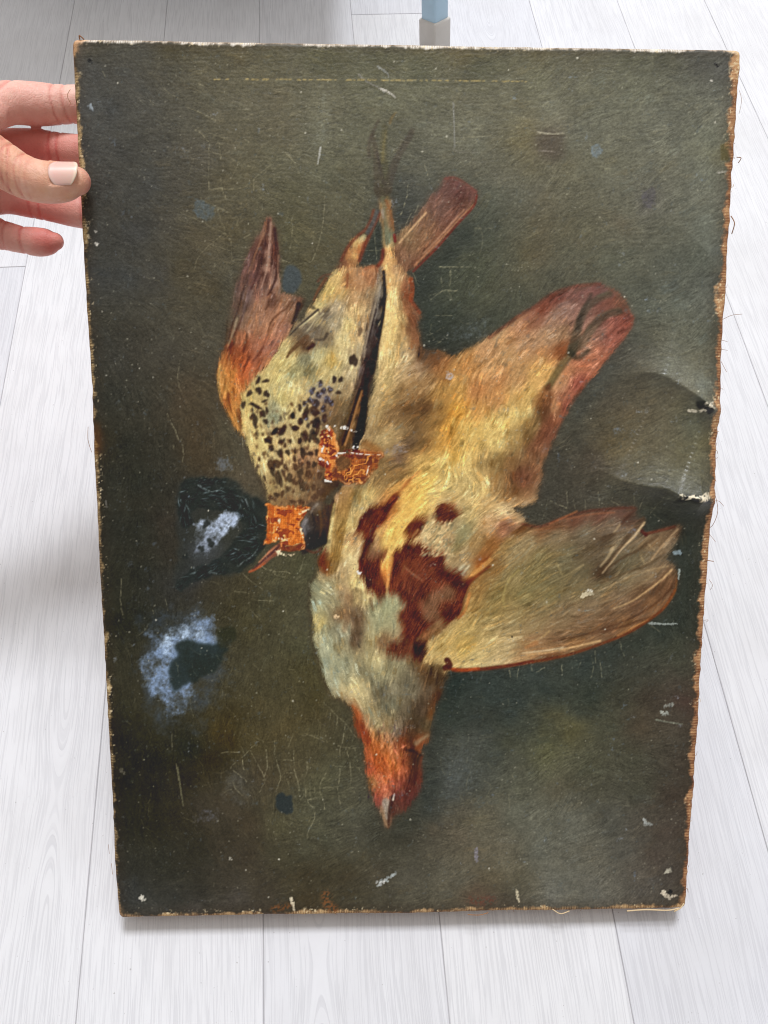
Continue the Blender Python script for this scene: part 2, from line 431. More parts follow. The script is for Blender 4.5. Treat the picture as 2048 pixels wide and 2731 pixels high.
BG += S('C', '''200 370 86 78 48; 500 370 80 74 50; 800 360 74 72 50; 1000 360 70 68 48; 1250 400 64 62 52; 1400 440 74 74 68; 200 560 98 96 68; 500 560 96 94 70; 800 560 92 92 70; 1100 560 82 82 66; 1350 560 84 84 70;
250 700 106 104 82; 600 700 98 98 78; 900 720 96 96 78; 1200 700 94 94 76; 1420 700 96 96 80; 130 880 114 100 58; 280 900 92 82 66; 500 850 96 96 78; 700 850 98 96 76; 1000 850 96 96 78; 1300 850 98 100 80; 1390 960 96 90 54;
150 1050 104 96 66; 400 1080 94 88 62; 700 1050 88 86 64; 1000 1050 94 92 72; 1300 1080 98 100 82; 200 1250 86 82 66; 500 1250 84 80 60; 750 1250 88 84 64; 900 1270 84 80 72; 1200 1250 98 98 80; 1370 1250 98 100 84;
250 1450 82 74 50; 500 1450 84 80 56; 700 1430 88 76 54; 1000 1450 84 82 64; 1250 1450 98 102 86; 150 1650 92 80 48; 400 1600 72 72 54; 700 1650 66 68 52; 1000 1650 78 80 66; 1200 1650 76 80 66; 1330 1600 92 98 86;
100 1750 84 78 52; 300 1750 60 62 50; 900 1780 64 66 54; 1100 1780 74 76 64; 1330 1800 70 74 68''')
BG += S('D', '''130 60 52 50 42; 250 150 52 51 44; 400 150 58 54 44; 600 100 64 60 50; 800 100 72 66 52; 900 40 78 72 56; 200 400 44 45 38; 400 400 50 49 40; 550 400 60 56 44; 700 400 74 60 42; 830 400 76 64 44; 780 560 72 58 38;
940 560 78 72 52; 200 700 46 40 26; 350 700 40 42 34; 550 700 46 45 36; 750 700 70 56 36; 850 800 66 54 36; 1050 750 82 74 54; 1100 900 90 78 58; 250 900 42 43 35; 450 900 40 42 34; 620 900 44 43 36; 250 1200 42 43 36; 420 1200 40 42 34;
600 1150 50 44 36; 620 1300 48 44 36; 250 1500 42 42 32; 450 1500 40 42 34; 620 1550 46 46 42; 280 1780 38 38 26; 450 1750 38 40 32; 780 1520 52 52 54; 900 1600 62 56 40; 1100 1560 68 60 38; 1300 1500 74 70 46; 1450 1450 78 76 50; 1000 1700 62 56 34; 1250 1700 72 68 44; 1400 1800 80 76 52; 1100 1800 72 66 40''')
BG += S('F', '''250 120 72 72 62; 180 300 58 60 54; 750 100 96 92 72; 1000 100 94 90 68; 1300 100 100 98 76; 1550 100 100 100 80; 700 250 70 74 60; 900 200 88 88 72; 1100 250 94 86 62; 1350 250 90 86 64; 1550 250 98 98 78;
550 420 42 50 44; 700 450 62 66 52; 900 400 76 76 60; 1100 450 92 80 54; 1300 450 92 84 60; 1500 450 96 94 74; 450 600 42 48 40; 650 600 70 72 50; 850 600 72 72 54; 1050 600 88 74 48; 1250 600 84 82 64; 1450 600 88 88 68; 1580 620 92 92 72;
330 750 40 46 40; 500 750 60 64 46; 700 750 70 70 48; 900 780 62 64 50; 1100 720 76 74 56; 1300 690 80 76 56; 350 950 40 48 42; 500 920 46 52 42; 650 980 56 62 54; 800 920 58 62 48; 420 1080 38 42 36; 560 1090 46 48 38;
1620 820 84 86 70; 1640 1100 74 74 62; 1560 1180 70 66 56; 1500 1280 66 68 60; 1400 1350 60 64 60; 1340 1500 62 62 54; 1500 1450 76 66 50; 1600 1550 88 74 52; 1300 1700 64 62 52; 1450 1700 84 74 54; 1600 1750 90 78 50; 1200 1850 62 56 46; 1400 1850 74 64 52''')
BG += S('M', '''800 150 84 88 74; 1000 150 92 96 80; 1200 150 90 92 78; 800 400 82 78 58; 1000 420 84 84 66; 1200 450 80 82 66; 900 560 92 92 76; 1150 600 88 84 62; 900 640 100 102 84; 1050 740 100 100 80; 1180 800 104 110 96; 600 600 74 66 52; 680 800 72 64 46; 900 850 78 68 46; 1000 950 84 78 54; 500 950 66 60 46; 650 1000 84 72 44;
850 1080 94 84 58; 1100 1060 86 88 68; 1150 1200 94 86 48; 950 1250 94 86 54; 500 1200 86 68 34; 650 1250 96 84 54; 350 1280 66 56 44; 800 1400 100 96 74; 1000 1450 98 96 76; 1150 1400 88 84 58; 600 1420 92 84 62; 300 1500 60 54 42; 550 1600 62 56 44; 750 1560 66 66 54; 900 1600 56 56 44; 1050 1680 48 52 42; 1120 1900 44 50 42; 850 1800 40 44 36''')
BG += S('I', '''680 120 62 58 48; 900 120 64 60 50; 1100 120 66 66 54; 1400 170 56 60 48; 1500 250 44 48 40; 800 220 58 52 42; 1350 300 44 50 42; 1530 450 42 48 40; 1540 600 40 46 38; 1520 750 40 46 38; 1450 880 40 46 38; 1540 950 44 50 40; 1330 960 42 50 42; 1200 1050 46 52 42; 1400 1080 56 58 42; 1520 1100 62 62 48; 900 1160 44 54 50; 1050 1130 44 52 46; 1250 1200 56 58 46; 1450 1250 66 56 44;
150 1260 36 48 44; 350 1230 44 54 50; 600 1200 48 58 54; 700 1300 44 54 48; 500 1350 36 46 40; 900 1330 40 48 40; 1100 1350 56 56 42; 1300 1380 60 50 38; 1490 1380 72 48 40''')
BG += S('J', '''40 100 78 76 50; 60 300 74 66 34; 120 450 70 62 32; 60 600 72 62 34; 250 600 76 68 44; 350 800 72 66 44; 100 850 76 68 44; 250 900 76 72 48; 420 950 74 70 48; 100 1100 78 76 52; 300 1100 80 78 56; 450 1150 78 74 56; 200 1280 76 76 58; 450 1300 80 80 64; 60 1400 74 70 50; 300 1450 74 72 56; 500 1430 76 74 60; 620 1470 60 58 44; 150 1560 66 60 42; 400 1600 74 70 52; 700 1480 56 54 42; 60 1750 56 48 32; 300 1750 62 52 34; 550 1750 74 66 50; 800 1350 60 60 48; 750 1330 50 52 42; 850 1450 74 68 54;
1150 350 34 46 42; 1400 400 42 52 48; 1600 450 52 58 54; 1100 550 38 48 42; 1300 600 46 52 46; 1550 600 46 54 48; 1020 720 52 56 48; 1200 780 70 72 64; 1450 750 56 60 52; 980 850 52 54 46; 1150 950 72 76 70; 1350 900 56 60 50; 1550 900 76 76 60; 960 1050 44 52 48; 1150 1080 74 80 78; 1300 1100 64 68 60; 1550 1100 78 80 66; 900 1200 40 48 46; 1000 1250 60 62 54; 1200 1280 82 74 58; 1400 1300 88 82 64; 1600 1300 90 92 76; 1000 1400 86 74 56; 1200 1450 96 84 64; 1450 1500 98 90 70; 1000 1600 82 76 60; 1250 1650 98 88 66; 1500 1650 96 90 70; 800 1750 82 78 64; 1100 1780 96 92 74; 1400 1780 88 78 54; 1600 1780 70 64 44''')
BG += S('K', '''300 150 34 33 18; 450 300 32 32 16; 700 200 34 38 30; 850 300 44 36 14; 980 120 64 50 18; 1150 150 78 68 38; 1350 120 88 74 40; 1550 150 86 78 48; 300 450 32 32 20; 500 500 36 34 18; 700 450 36 32 16; 900 420 56 48 30; 1050 430 72 68 56; 1200 400 72 60 40; 1400 400 86 74 48; 1600 450 86 84 56;
300 700 38 38 30; 500 750 38 36 22; 650 700 42 38 22; 800 650 64 56 44; 950 600 72 62 46; 1100 700 62 50 34; 1300 700 82 78 50; 1500 700 86 86 60; 350 950 44 44 36; 550 950 44 44 34; 750 900 42 40 28; 900 850 58 50 36; 1100 900 62 52 38; 1300 900 68 64 44; 1500 880 78 78 58; 1600 800 80 82 62; 350 1150 50 52 50; 550 1150 48 48 42; 750 1100 46 44 36; 950 1050 60 54 42; 1200 1050 62 54 40; 1450 1050 66 58 38; 1600 1000 62 56 36; 500 1240 66 66 60; 750 1230 72 68 62; 1000 1180 74 68 60; 1200 1180 66 58 46; 1500 1180 70 58 36''')
BG += S('L', '''60 150 66 70 62; 60 350 76 78 68; 200 150 66 66 44; 400 200 88 86 48; 550 80 88 80 40; 750 100 64 64 46; 950 60 74 60 42; 1130 60 66 58 46; 450 280 86 84 58; 650 300 74 74 52; 900 250 60 60 44; 1130 280 58 50 40; 250 420 82 80 58; 500 420 84 76 54; 750 420 66 64 48; 950 450 56 56 42; 1130 450 56 44 34;
60 600 96 90 66; 350 600 100 100 82; 550 620 92 92 78; 800 600 68 68 58; 950 650 74 68 56; 1100 650 64 52 42; 120 800 98 90 68; 400 780 98 100 86; 650 780 92 88 72; 850 750 76 74 64; 1050 800 68 56 46; 150 950 84 74 52; 300 950 90 86 68; 500 950 98 98 84; 750 930 88 84 70; 950 900 78 70 58; 1100 930 62 54 46; 60 1030 90 68 50; 200 1040 70 60 48; 450 1030 104 104 94; 700 1020 96 94 82; 950 1010 82 76 66''')

# ---- drag of the brush: frame, x, y, dx, dy
DIR = [('W', *map(float, t.split())) for t in '''200 200 1 .25; 600 200 1 .15; 1000 200 1 .1; 1500 200 1 -.3; 250 500 1 .3; 400 700 .9 .5; 700 350 1 .2; 1100 350 1 -.6; 1400 400 1 -.5; 1100 600 1 -.8; 1500 600 1 -.5; 1450 900 1 -.3; 1400 1030 1 .25; 250 900 .2 1; 300 1300 .1 1; 300 1800 .1 1; 450 1350 .6 -.7; 600 1300 .4 -.9; 600 1500 .2 1; 500 1750 .3 1; 700 1850 1 -.2; 1000 1900 1 -.2; 1250 1850 1 -.5; 1150 1600 1 -.3; 1350 1500 1 -.1; 1480 1250 .1 1; 400 1950 1 0'''.split(';')]
DIRB = [('E', *map(float, t.split())) for t in '''600 300 .15 -1; 480 600 .3 -1; 620 600 .08 -1; 400 800 .3 -1; 600 900 .35 -1; 760 900 .6 -.9; 330 1100 .25 -1; 500 1100 .5 -1; 640 1150 .5 -1; 280 1400 0 1; 360 1500 .1 1; 440 1350 .3 -1; 350 1680 .5 1;
1080 720 .6 -1; 1000 900 .8 -.7; 860 1050 .8 -.7; 1250 750 .1 -1; 1200 950 .3 -1; 1350 900 .12 -1; 1300 1200 .15 -1; 1150 1150 .3 -1; 760 1200 .5 -.8; 1000 1250 .1 -1; 700 1400 .4 -.8; 850 1500 .2 -1; 520 1550 .1 1; 450 1750 .3 1; 650 1750 .2 1; 900 1700 -.1 1; 1100 1650 -.15 1; 1230 1650 -.25 1; 1480 600 .02 1; 1490 900 0 1; 1440 1200 .0 1'''.split(';')]
DIRB += [('G', *map(float, t.split())) for t in '''400 450 .4 1; 550 550 .25 1; 700 500 .1 1; 500 720 .3 1; 700 720 -.1 1; 850 850 -.2 1; 800 1050 -.3 1; 450 1200 -.8 .7'''.split(';')]
DIRB += [('F', *map(float, t.split())) for t in '''90 550 .05 1; 110 800 -.02 1; 240 900 .3 1; 80 1100 -.1 1; 200 1300 -.8 .6; 80 1450 -.6 .6; 260 1500 -.8 .5; 100 1750 1 -.15; 400 1230 -.6 .8; 300 450 .6 -.8; 500 200 .6 -.85; 550 1250 -.4 .9; 650 1450 -.3 1; 800 1200 -.75 .65; 1000 1000 -.8 .55; 1250 850 -.8 .5; 1500 1000 -.75 .6; 1350 1200 -.75 .6; 1000 1300 -.6 .8; 1180 1500 -.45 .9; 900 1550 -.2 1; 520 1650 -.35 .9; 700 1750 -.3 1; 1050 1700 -.3 1; 1450 850 -.7 .6'''.split(';')]
DIRB += [('H', *map(float, t.split())) for t in '''650 120 -.8 .6; 950 200 -.8 .5; 1150 150 .1 1; 1300 200 .35 1; 1500 200 -.1 1; 1050 330 -.9 .4; 800 400 -.6 .8; 650 650 -.35 1; 500 550 -.5 1; 350 500 -.25 1; 260 750 -.12 1; 400 900 -.05 1; 620 900 -.15 1; 150 1000 .8 .6; 130 1250 .2 1; 250 1400 .4 1; 450 1250 .05 1; 650 1250 -.1 1; 850 900 -.4 .9; 900 1150 -.5 .8; 1150 1100 -.45 .9; 1000 600 -.5 .6; 1200 650 -.6 .6; 1300 450 -.3 .3; 1450 450 -1 .4; 1500 560 -.8 .3; 1250 820 -.7 .7; 1400 850 -.8 .55'''.split(';')]
DIRB += [('I', *map(float, t.split())) for t in '''600 420 1 -.6; 900 380 1 -.35; 1100 330 1 -.2; 450 600 .8 -.8; 650 600 1 -.6; 900 550 1 -.7; 1150 480 .8 -.8; 1350 450 .8 -.8; 350 800 .8 -.8; 600 750 1 -.5; 900 720 1 -.45; 1200 620 1 -.7; 1400 600 .7 -.8; 200 950 .8 -.7; 450 930 1 -.35; 800 870 1 -.3; 1100 830 1 -.5; 1350 740 .8 -.8; 100 1080 .3 -.2; 350 1060 1 -.25; 700 1030 1 -.2; 1000 960 1 -.35; 300 1140 1 -.1'''.split(';')]
DIRB += [('J', *map(float, t.split())) for t in '''200 150 .35 1; 350 350 .4 1; 550 300 .05 1; 750 350 -.1 1; 950 350 -.2 1; 500 550 .3 1; 700 600 .1 1; 880 620 -.35 1; 480 700 .4 1; 600 850 .05 1; 800 800 -.2 1; 560 1000 .3 1; 700 1000 -.1 1; 840 1000 -.1 1; 640 1150 -.05 1; 780 1180 -.4 1; 650 1320 .05 1'''.split(';')]

# ---- colours of the thrush
TH = S('E', '''600 260 122 82 62; 575 330 128 90 70; 620 330 96 62 50; 560 420 96 60 48; 520 520 88 55 46; 590 480 128 92 74; 640 470 84 48 40; 470 560 112 76 64; 480 650 106 72 66; 560 650 88 56 46; 600 600 152 112 90; 655 580 82 48 40; 640 700 152 112 88; 420 720 100 72 62; 440 790 122 96 84; 390 860 92 70 58; 500 780 120 84 70; 540 850 158 112 82; 620 830 120 82 64; 720 840 142 102 74; 820 850 112 76 56; 760 920 138 98 70; 680 930 162 114 84; 350 960 92 74 56; 410 980 132 98 74; 480 1000 164 116 84; 600 1040 174 122 88; 690 1050 160 108 82; 320 1120 102 74 52; 380 1120 150 92 60;
310 1190 128 62 34; 400 1190 142 74 44; 520 1160 166 104 74; 610 1180 166 108 84; 290 1270 180 108 50; 350 1260 150 76 38; 420 1310 192 92 46; 520 1270 160 92 62; 580 1290 172 112 76; 250 1380 186 124 58; 320 1380 206 126 54; 400 1400 202 104 52; 470 1380 186 108 66; 260 1480 190 130 60; 330 1500 206 130 56; 390 1490 200 122 62; 290 1580 162 92 42; 340 1610 188 122 54; 380 1560 196 126 60; 340 1700 176 118 52; 385 1700 148 92 46; 400 1790 176 124 62''')
TB = S('E', '''1090 680 204 168 98; 1040 760 196 166 94; 960 860 208 184 112; 920 830 150 110 64; 1180 690 172 122 76; 1270 700 178 130 86; 1340 660 166 112 72; 1350 800 150 122 86; 1120 780 196 160 98; 1220 820 190 148 98; 1100 880 178 158 122; 1000 930 128 112 90; 960 980 168 148 104; 1230 920 204 170 112; 1180 1010 210 184 118; 1090 1000 170 154 120; 900 1060 124 110 88; 830 1110 112 92 68; 870 1160 108 78 54; 790 1180 150 122 78; 720 1180 196 172 108; 960 1060 122 106 84; 1020 1100 134 116 86; 1150 1120 220 196 132; 1250 1090 196 166 114; 1290 1000 172 142 100; 860 1270 138 132 98; 960 1240 188 176 122; 1060 1280 192 162 90; 680 1290 202 178 108; 760 1260 206 184 116; 1150 1250 206 184 126; 1220 1230 176 152 108; 800 1370 168 156 104; 890 1380 136 126 88; 640 1390 208 184 114; 720 1450 210 194 130; 1000 1370 190 168 108; 1090 1360 200 180 120; 1180 1370 186 164 118; 560 1460 200 176 108; 640 1500 196 178 116; 700 1560 196 176 108; 800 1490 220 200 134; 860 1440 196 172 112; 1100 1460 176 152 104; 1170 1480 160 134 92; 640 1620 160 154 114; 640 1700 148 148 114; 740 1660 202 180 114; 760 1560 208 186 118; 460 1580 196 170 98; 520 1600 190 164 100; 440 1720 206 178 106; 520 1790 204 178 108; 600 1780 188 164 108; 700 1760 184 160 104; 840 1560 192 164 104; 1130 1620 120 96 62; 1100 1700 110 86 56; 1060 1640 130 100 66; 1000 1560 150 126 96''')
TB += S('G', '''350 400 204 178 108; 420 380 206 182 112; 400 300 210 184 112; 520 420 194 166 106; 600 350 186 160 104; 650 330 178 152 96; 770 350 184 156 98; 600 480 194 164 102; 450 480 206 180 114; 720 480 160 116 78; 790 470 176 126 78; 640 550 182 146 92; 800 560 152 104 62; 540 560 200 174 110; 450 620 178 152 94; 580 660 200 176 110; 480 700 178 152 92; 660 610 172 132 82; 780 610 136 98 60; 830 660 108 82 58; 720 700 152 122 78; 650 720 172 144 92; 880 700 78 54 34; 860 560 120 90 60; 600 780 142 106 66; 520 770 150 118 72; 740 780 128 96 62; 930 640 62 46 36; 960 560 56 42 32''')
TW = S('E', '''1410 620 128 112 92; 1440 680 96 82 66; 1370 760 150 128 96; 1420 800 128 116 100; 1445 850 40 32 30; 1350 900 120 106 92; 1400 950 104 94 84; 1430 1000 34 24 24; 1310 1060 118 100 86; 1360 1080 92 80 74; 1400 1100 54 34 34; 1290 1180 106 90 78; 1340 1200 84 68 62; 1385 1220 48 26 24; 1320 1290 60 36 30; 1360 1320 46 26 26; 1280 1340 104 86 80; 1340 1420 56 34 28; 1260 1440 96 74 60; 1300 1480 64 44 36; 1330 1520 44 28 22; 1230 1540 92 66 44; 1280 1560 118 72 34; 1310 1600 38 24 18; 1200 1660 104 76 42; 1250 1640 126 80 38; 1300 1700 30 20 18; 1170 1760 86 62 34; 1220 1760 120 82 42; 1270 1780 32 24 24; 1130 1850 92 62 32; 1190 1850 108 72 36; 1250 1860 34 28 34''')
# ---- colours of the large bird
BB = S('F', '''60 210 150 112 66; 90 300 142 104 62; 60 380 104 110 82; 85 430 106 112 84; 50 330 150 116 74; 105 350 140 88 50; 80 520 210 156 88; 70 620 218 172 100; 120 640 170 128 88; 130 720 200 160 102; 190 740 150 92 58; 200 800 128 72 44; 110 820 224 190 118; 210 900 146 92 58; 100 960 228 194 118; 170 950 196 160 98; 240 960 112 66 42; 220 1030 124 82 52; 80 1080 220 186 112; 170 1080 200 164 104; 260 1080 132 84 52; 80 1200 208 178 112; 200 1190 198 168 118; 300 1180 96 66 44; 60 1330 198 168 106; 160 1300 194 160 108; 260 1250 170 136 98; 380 1200 112 72 42; 440 1230 150 96 50; 60 1450 168 138 86; 180 1400 156 120 74; 300 1380 160 122 76; 200 1510 116 84 50; 320 1500 106 74 44; 390 1440 172 128 66; 100 1560 140 108 68; 250 1600 118 88 52; 380 1580 154 114 60; 60 1690 190 160 104; 140 1690 160 130 84; 200 1740 108 84 60; 300 1740 132 98 56; 80 1810 168 136 90; 150 1820 112 88 74;
480 1250 186 132 70; 560 1190 186 128 66; 590 1270 196 140 80; 520 1380 196 146 74; 640 1400 196 132 76; 700 1160 186 138 90; 720 1260 198 150 96; 780 1320 190 134 82; 800 1060 188 142 92; 850 1200 186 142 92; 870 1010 172 122 82; 950 1100 180 136 96; 1000 950 152 98 70; 1060 890 142 70 46; 1120 940 164 116 84; 1150 810 130 66 50; 1260 790 132 80 66; 1400 760 126 74 64; 1200 880 158 110 86; 1080 1060 178 136 96; 1170 1060 164 118 76; 1190 1140 146 76 36; 1300 900 148 96 76; 1340 800 138 86 72; 1450 830 136 76 56; 1550 860 126 74 50; 1500 960 150 76 58; 1590 960 140 66 48; 1480 1060 164 82 60; 1400 1160 182 98 62; 1420 1040 150 100 78; 1300 1220 196 104 62; 1330 1150 176 118 82; 1210 1280 206 124 70; 1270 1360 168 80 58; 1160 1360 208 140 82; 1180 1450 184 104 66; 1130 1500 194 124 66; 1200 1500 150 72 52; 1110 1300 220 166 86; 1020 1330 210 162 90; 900 1330 196 148 94; 980 1430 210 170 94; 880 1460 206 162 92; 760 1460 204 144 84; 640 1530 206 152 82; 520 1530 208 148 60; 460 1640 208 148 62; 420 1760 208 152 70; 560 1640 216 172 88; 640 1660 220 182 100; 740 1600 222 186 106; 860 1560 226 192 112; 950 1540 206 172 98; 1040 1460 146 92 48; 1060 1540 108 70 40; 990 1610 150 118 68; 1120 1600 140 76 46; 1080 1680 122 72 50; 960 1690 120 90 52; 890 1700 170 140 84; 1010 1750 126 82 54; 760 1740 226 192 112; 620 1780 222 182 102; 500 1820 216 168 80''')
BB += S('H', '''650 60 128 98 60; 780 40 164 124 70; 700 170 150 114 66; 560 200 150 118 72; 880 80 204 162 86; 1050 60 226 192 112; 1200 100 228 194 116; 1350 80 176 144 88; 1450 80 140 110 64; 1550 100 134 98 58; 1620 200 116 72 50; 1550 300 124 86 50; 1450 270 160 124 76; 1340 280 220 186 114; 1200 260 206 176 110; 1060 250 218 188 116; 920 230 232 192 100; 800 300 214 146 66; 760 370 224 172 84; 860 380 238 194 96; 1000 340 212 178 108; 1100 360 196 164 104; 660 420 176 108 54; 480 320 194 168 100; 400 330 132 106 56; 345 320 198 148 106; 310 420 192 146 86; 400 420 168 146 94; 450 420 190 164 104; 285 600 146 106 48; 240 560 208 180 108; 340 560 218 190 114; 265 760 150 116 60; 220 680 194 170 108; 370 650 192 148 96; 330 740 204 176 114; 620 480 190 122 64; 720 540 232 182 86; 660 640 238 190 92; 610 740 228 180 88; 640 830 232 168 72; 625 920 206 118 46; 560 700 168 132 86; 490 770 158 118 80; 160 820 108 54 30; 185 880 140 90 46; 160 940 168 150 106; 380 800 220 196 134; 300 880 188 158 108; 430 1000 218 194 122; 440 1090 222 198 126; 120 1000 150 150 114; 200 980 170 164 122; 130 1150 160 158 120; 240 1130 160 152 114; 330 1060 176 146 104; 290 1200 128 98 66; 140 1270 192 168 98; 240 1310 140 134 104; 190 1390 168 168 132; 330 1340 168 162 126; 420 1230 120 94 68; 410 1380 108 88 66; 480 1180 150 130 94; 540 1200 168 162 120; 650 1160 166 166 120; 720 1120 150 148 108; 560 1330 174 164 116; 680 1280 166 156 112; 520 1420 164 148 102; 600 1400 136 100 66; 760 1230 140 86 50; 1130 700 142 128 84; 1200 600 152 142 98; 1110 560 166 142 98; 990 610 194 164 108; 950 670 204 168 112; 1070 690 194 154 102; 1250 480 194 168 108; 1400 400 208 170 108; 1500 450 218 186 130; 1400 540 198 156 104; 1500 560 156 104 76; 1580 480 190 150 100; 1300 680 162 128 78; 1200 780 166 136 90; 1400 700 148 98 50; 1210 880 152 132 96; 1350 840 150 84 40; 1300 910 194 134 62; 1250 990 150 96 46; 850 1350 128 80 46''')
WG = S('I', '''530 330 128 78 38; 640 360 134 84 46; 700 330 124 74 44; 850 290 118 72 50; 1000 265 112 70 52; 1120 260 112 76 60; 580 420 154 128 82; 720 400 134 112 76; 900 380 122 106 78; 1050 330 124 104 80; 1160 290 98 70 54; 420 450 164 126 66; 500 490 162 136 86; 650 520 136 118 70; 800 510 122 108 72; 940 480 104 86 60; 1010 430 98 78 56; 1080 470 126 110 80; 1140 420 128 108 80; 1200 400 132 108 76; 1260 440 136 108 72; 1340 420 138 106 70; 1430 370 116 84 56; 1400 450 130 106 76; 350 580 150 108 54; 480 640 150 128 76; 600 640 136 118 68; 750 630 120 106 68; 900 610 112 98 66; 1000 610 82 62 44; 1070 580 100 84 60; 1120 570 112 100 70; 1200 530 114 100 70; 1300 530 126 106 76; 1390 560 126 100 70; 260 700 162 116 54; 400 740 144 120 64; 550 740 140 122 70; 700 740 132 116 70; 850 720 130 112 72; 1000 700 126 108 72; 1150 650 136 116 80; 1280 630 142 116 80; 1400 630 120 84 52; 210 830 166 126 60; 350 850 162 132 70; 500 860 156 130 76; 650 850 146 122 76; 800 830 136 112 76; 950 810 132 108 76; 1100 780 136 108 76; 1230 740 112 82 54; 1330 720 106 72 46; 1420 690 122 80 48; 100 950 192 156 84; 200 930 196 162 86; 330 940 178 148 86; 450 950 178 148 92; 600 930 162 134 86; 750 910 146 116 76; 900 890 132 102 70; 1050 860 120 88 58; 1200 820 114 80 54; 1310 800 132 88 50; 60 1010 196 162 86; 200 1050 204 164 78; 320 1030 204 172 102; 450 1030 198 168 108; 600 1020 162 120 76; 750 1000 134 98 64; 900 960 130 94 60; 1050 930 118 80 50; 1150 920 138 92 50; 80 1110 204 168 92; 250 1120 208 178 106; 400 1110 196 166 106; 550 1090 166 122 72; 700 1070 152 112 68; 850 1030 146 100 54; 700 1110 120 70 40''')
HD = S('J', '''200 80 168 168 132; 150 160 152 152 118; 300 60 150 138 100; 300 200 162 160 124; 250 300 168 164 126; 350 270 170 162 122; 400 350 210 188 128; 450 430 192 174 122; 550 170 194 176 120; 480 250 148 138 102; 600 270 152 144 106; 720 210 142 132 96; 800 290 116 106 80; 700 370 138 128 98; 820 390 112 102 78; 900 200 110 78 46; 960 250 86 62 40; 1010 320 78 58 38; 950 400 104 84 60; 1010 440 84 50 30; 900 520 80 64 48; 980 560 112 66 30; 600 410 116 108 84; 620 500 120 112 84; 480 520 168 152 106; 520 600 172 156 108; 680 510 124 118 90; 760 560 108 94 70; 850 610 74 60 42; 930 640 86 72 48; 580 640 158 140 94; 650 620 158 132 86; 700 680 122 106 86; 800 700 94 62 40; 420 560 172 82 36; 440 660 150 60 28; 490 720 172 68 34; 540 700 166 116 66; 560 790 188 92 34; 650 760 196 126 74; 750 780 142 70 38; 820 790 88 48 28; 880 790 150 72 32; 500 880 182 86 40; 560 890 194 86 30; 640 870 208 102 40; 700 890 220 120 64; 770 870 150 74 40; 850 880 72 48 32; 520 970 192 80 46; 600 970 204 92 36; 700 950 202 92 30; 760 990 194 92 50; 830 980 88 48 34; 540 1060 172 112 56; 600 1040 218 114 62; 660 1050 218 106 56; 740 1070 150 66 46; 820 1060 86 44 34; 880 1040 118 54 38; 580 1130 182 86 50; 640 1130 206 96 56; 700 1120 130 60 50; 800 1150 92 44 38; 860 1120 114 54 44; 580 1200 164 70 54; 640 1220 160 140 118; 680 1220 108 58 48; 760 1210 106 54 44; 620 1300 144 118 88; 650 1350 132 96 66; 690 1290 98 54 40''')

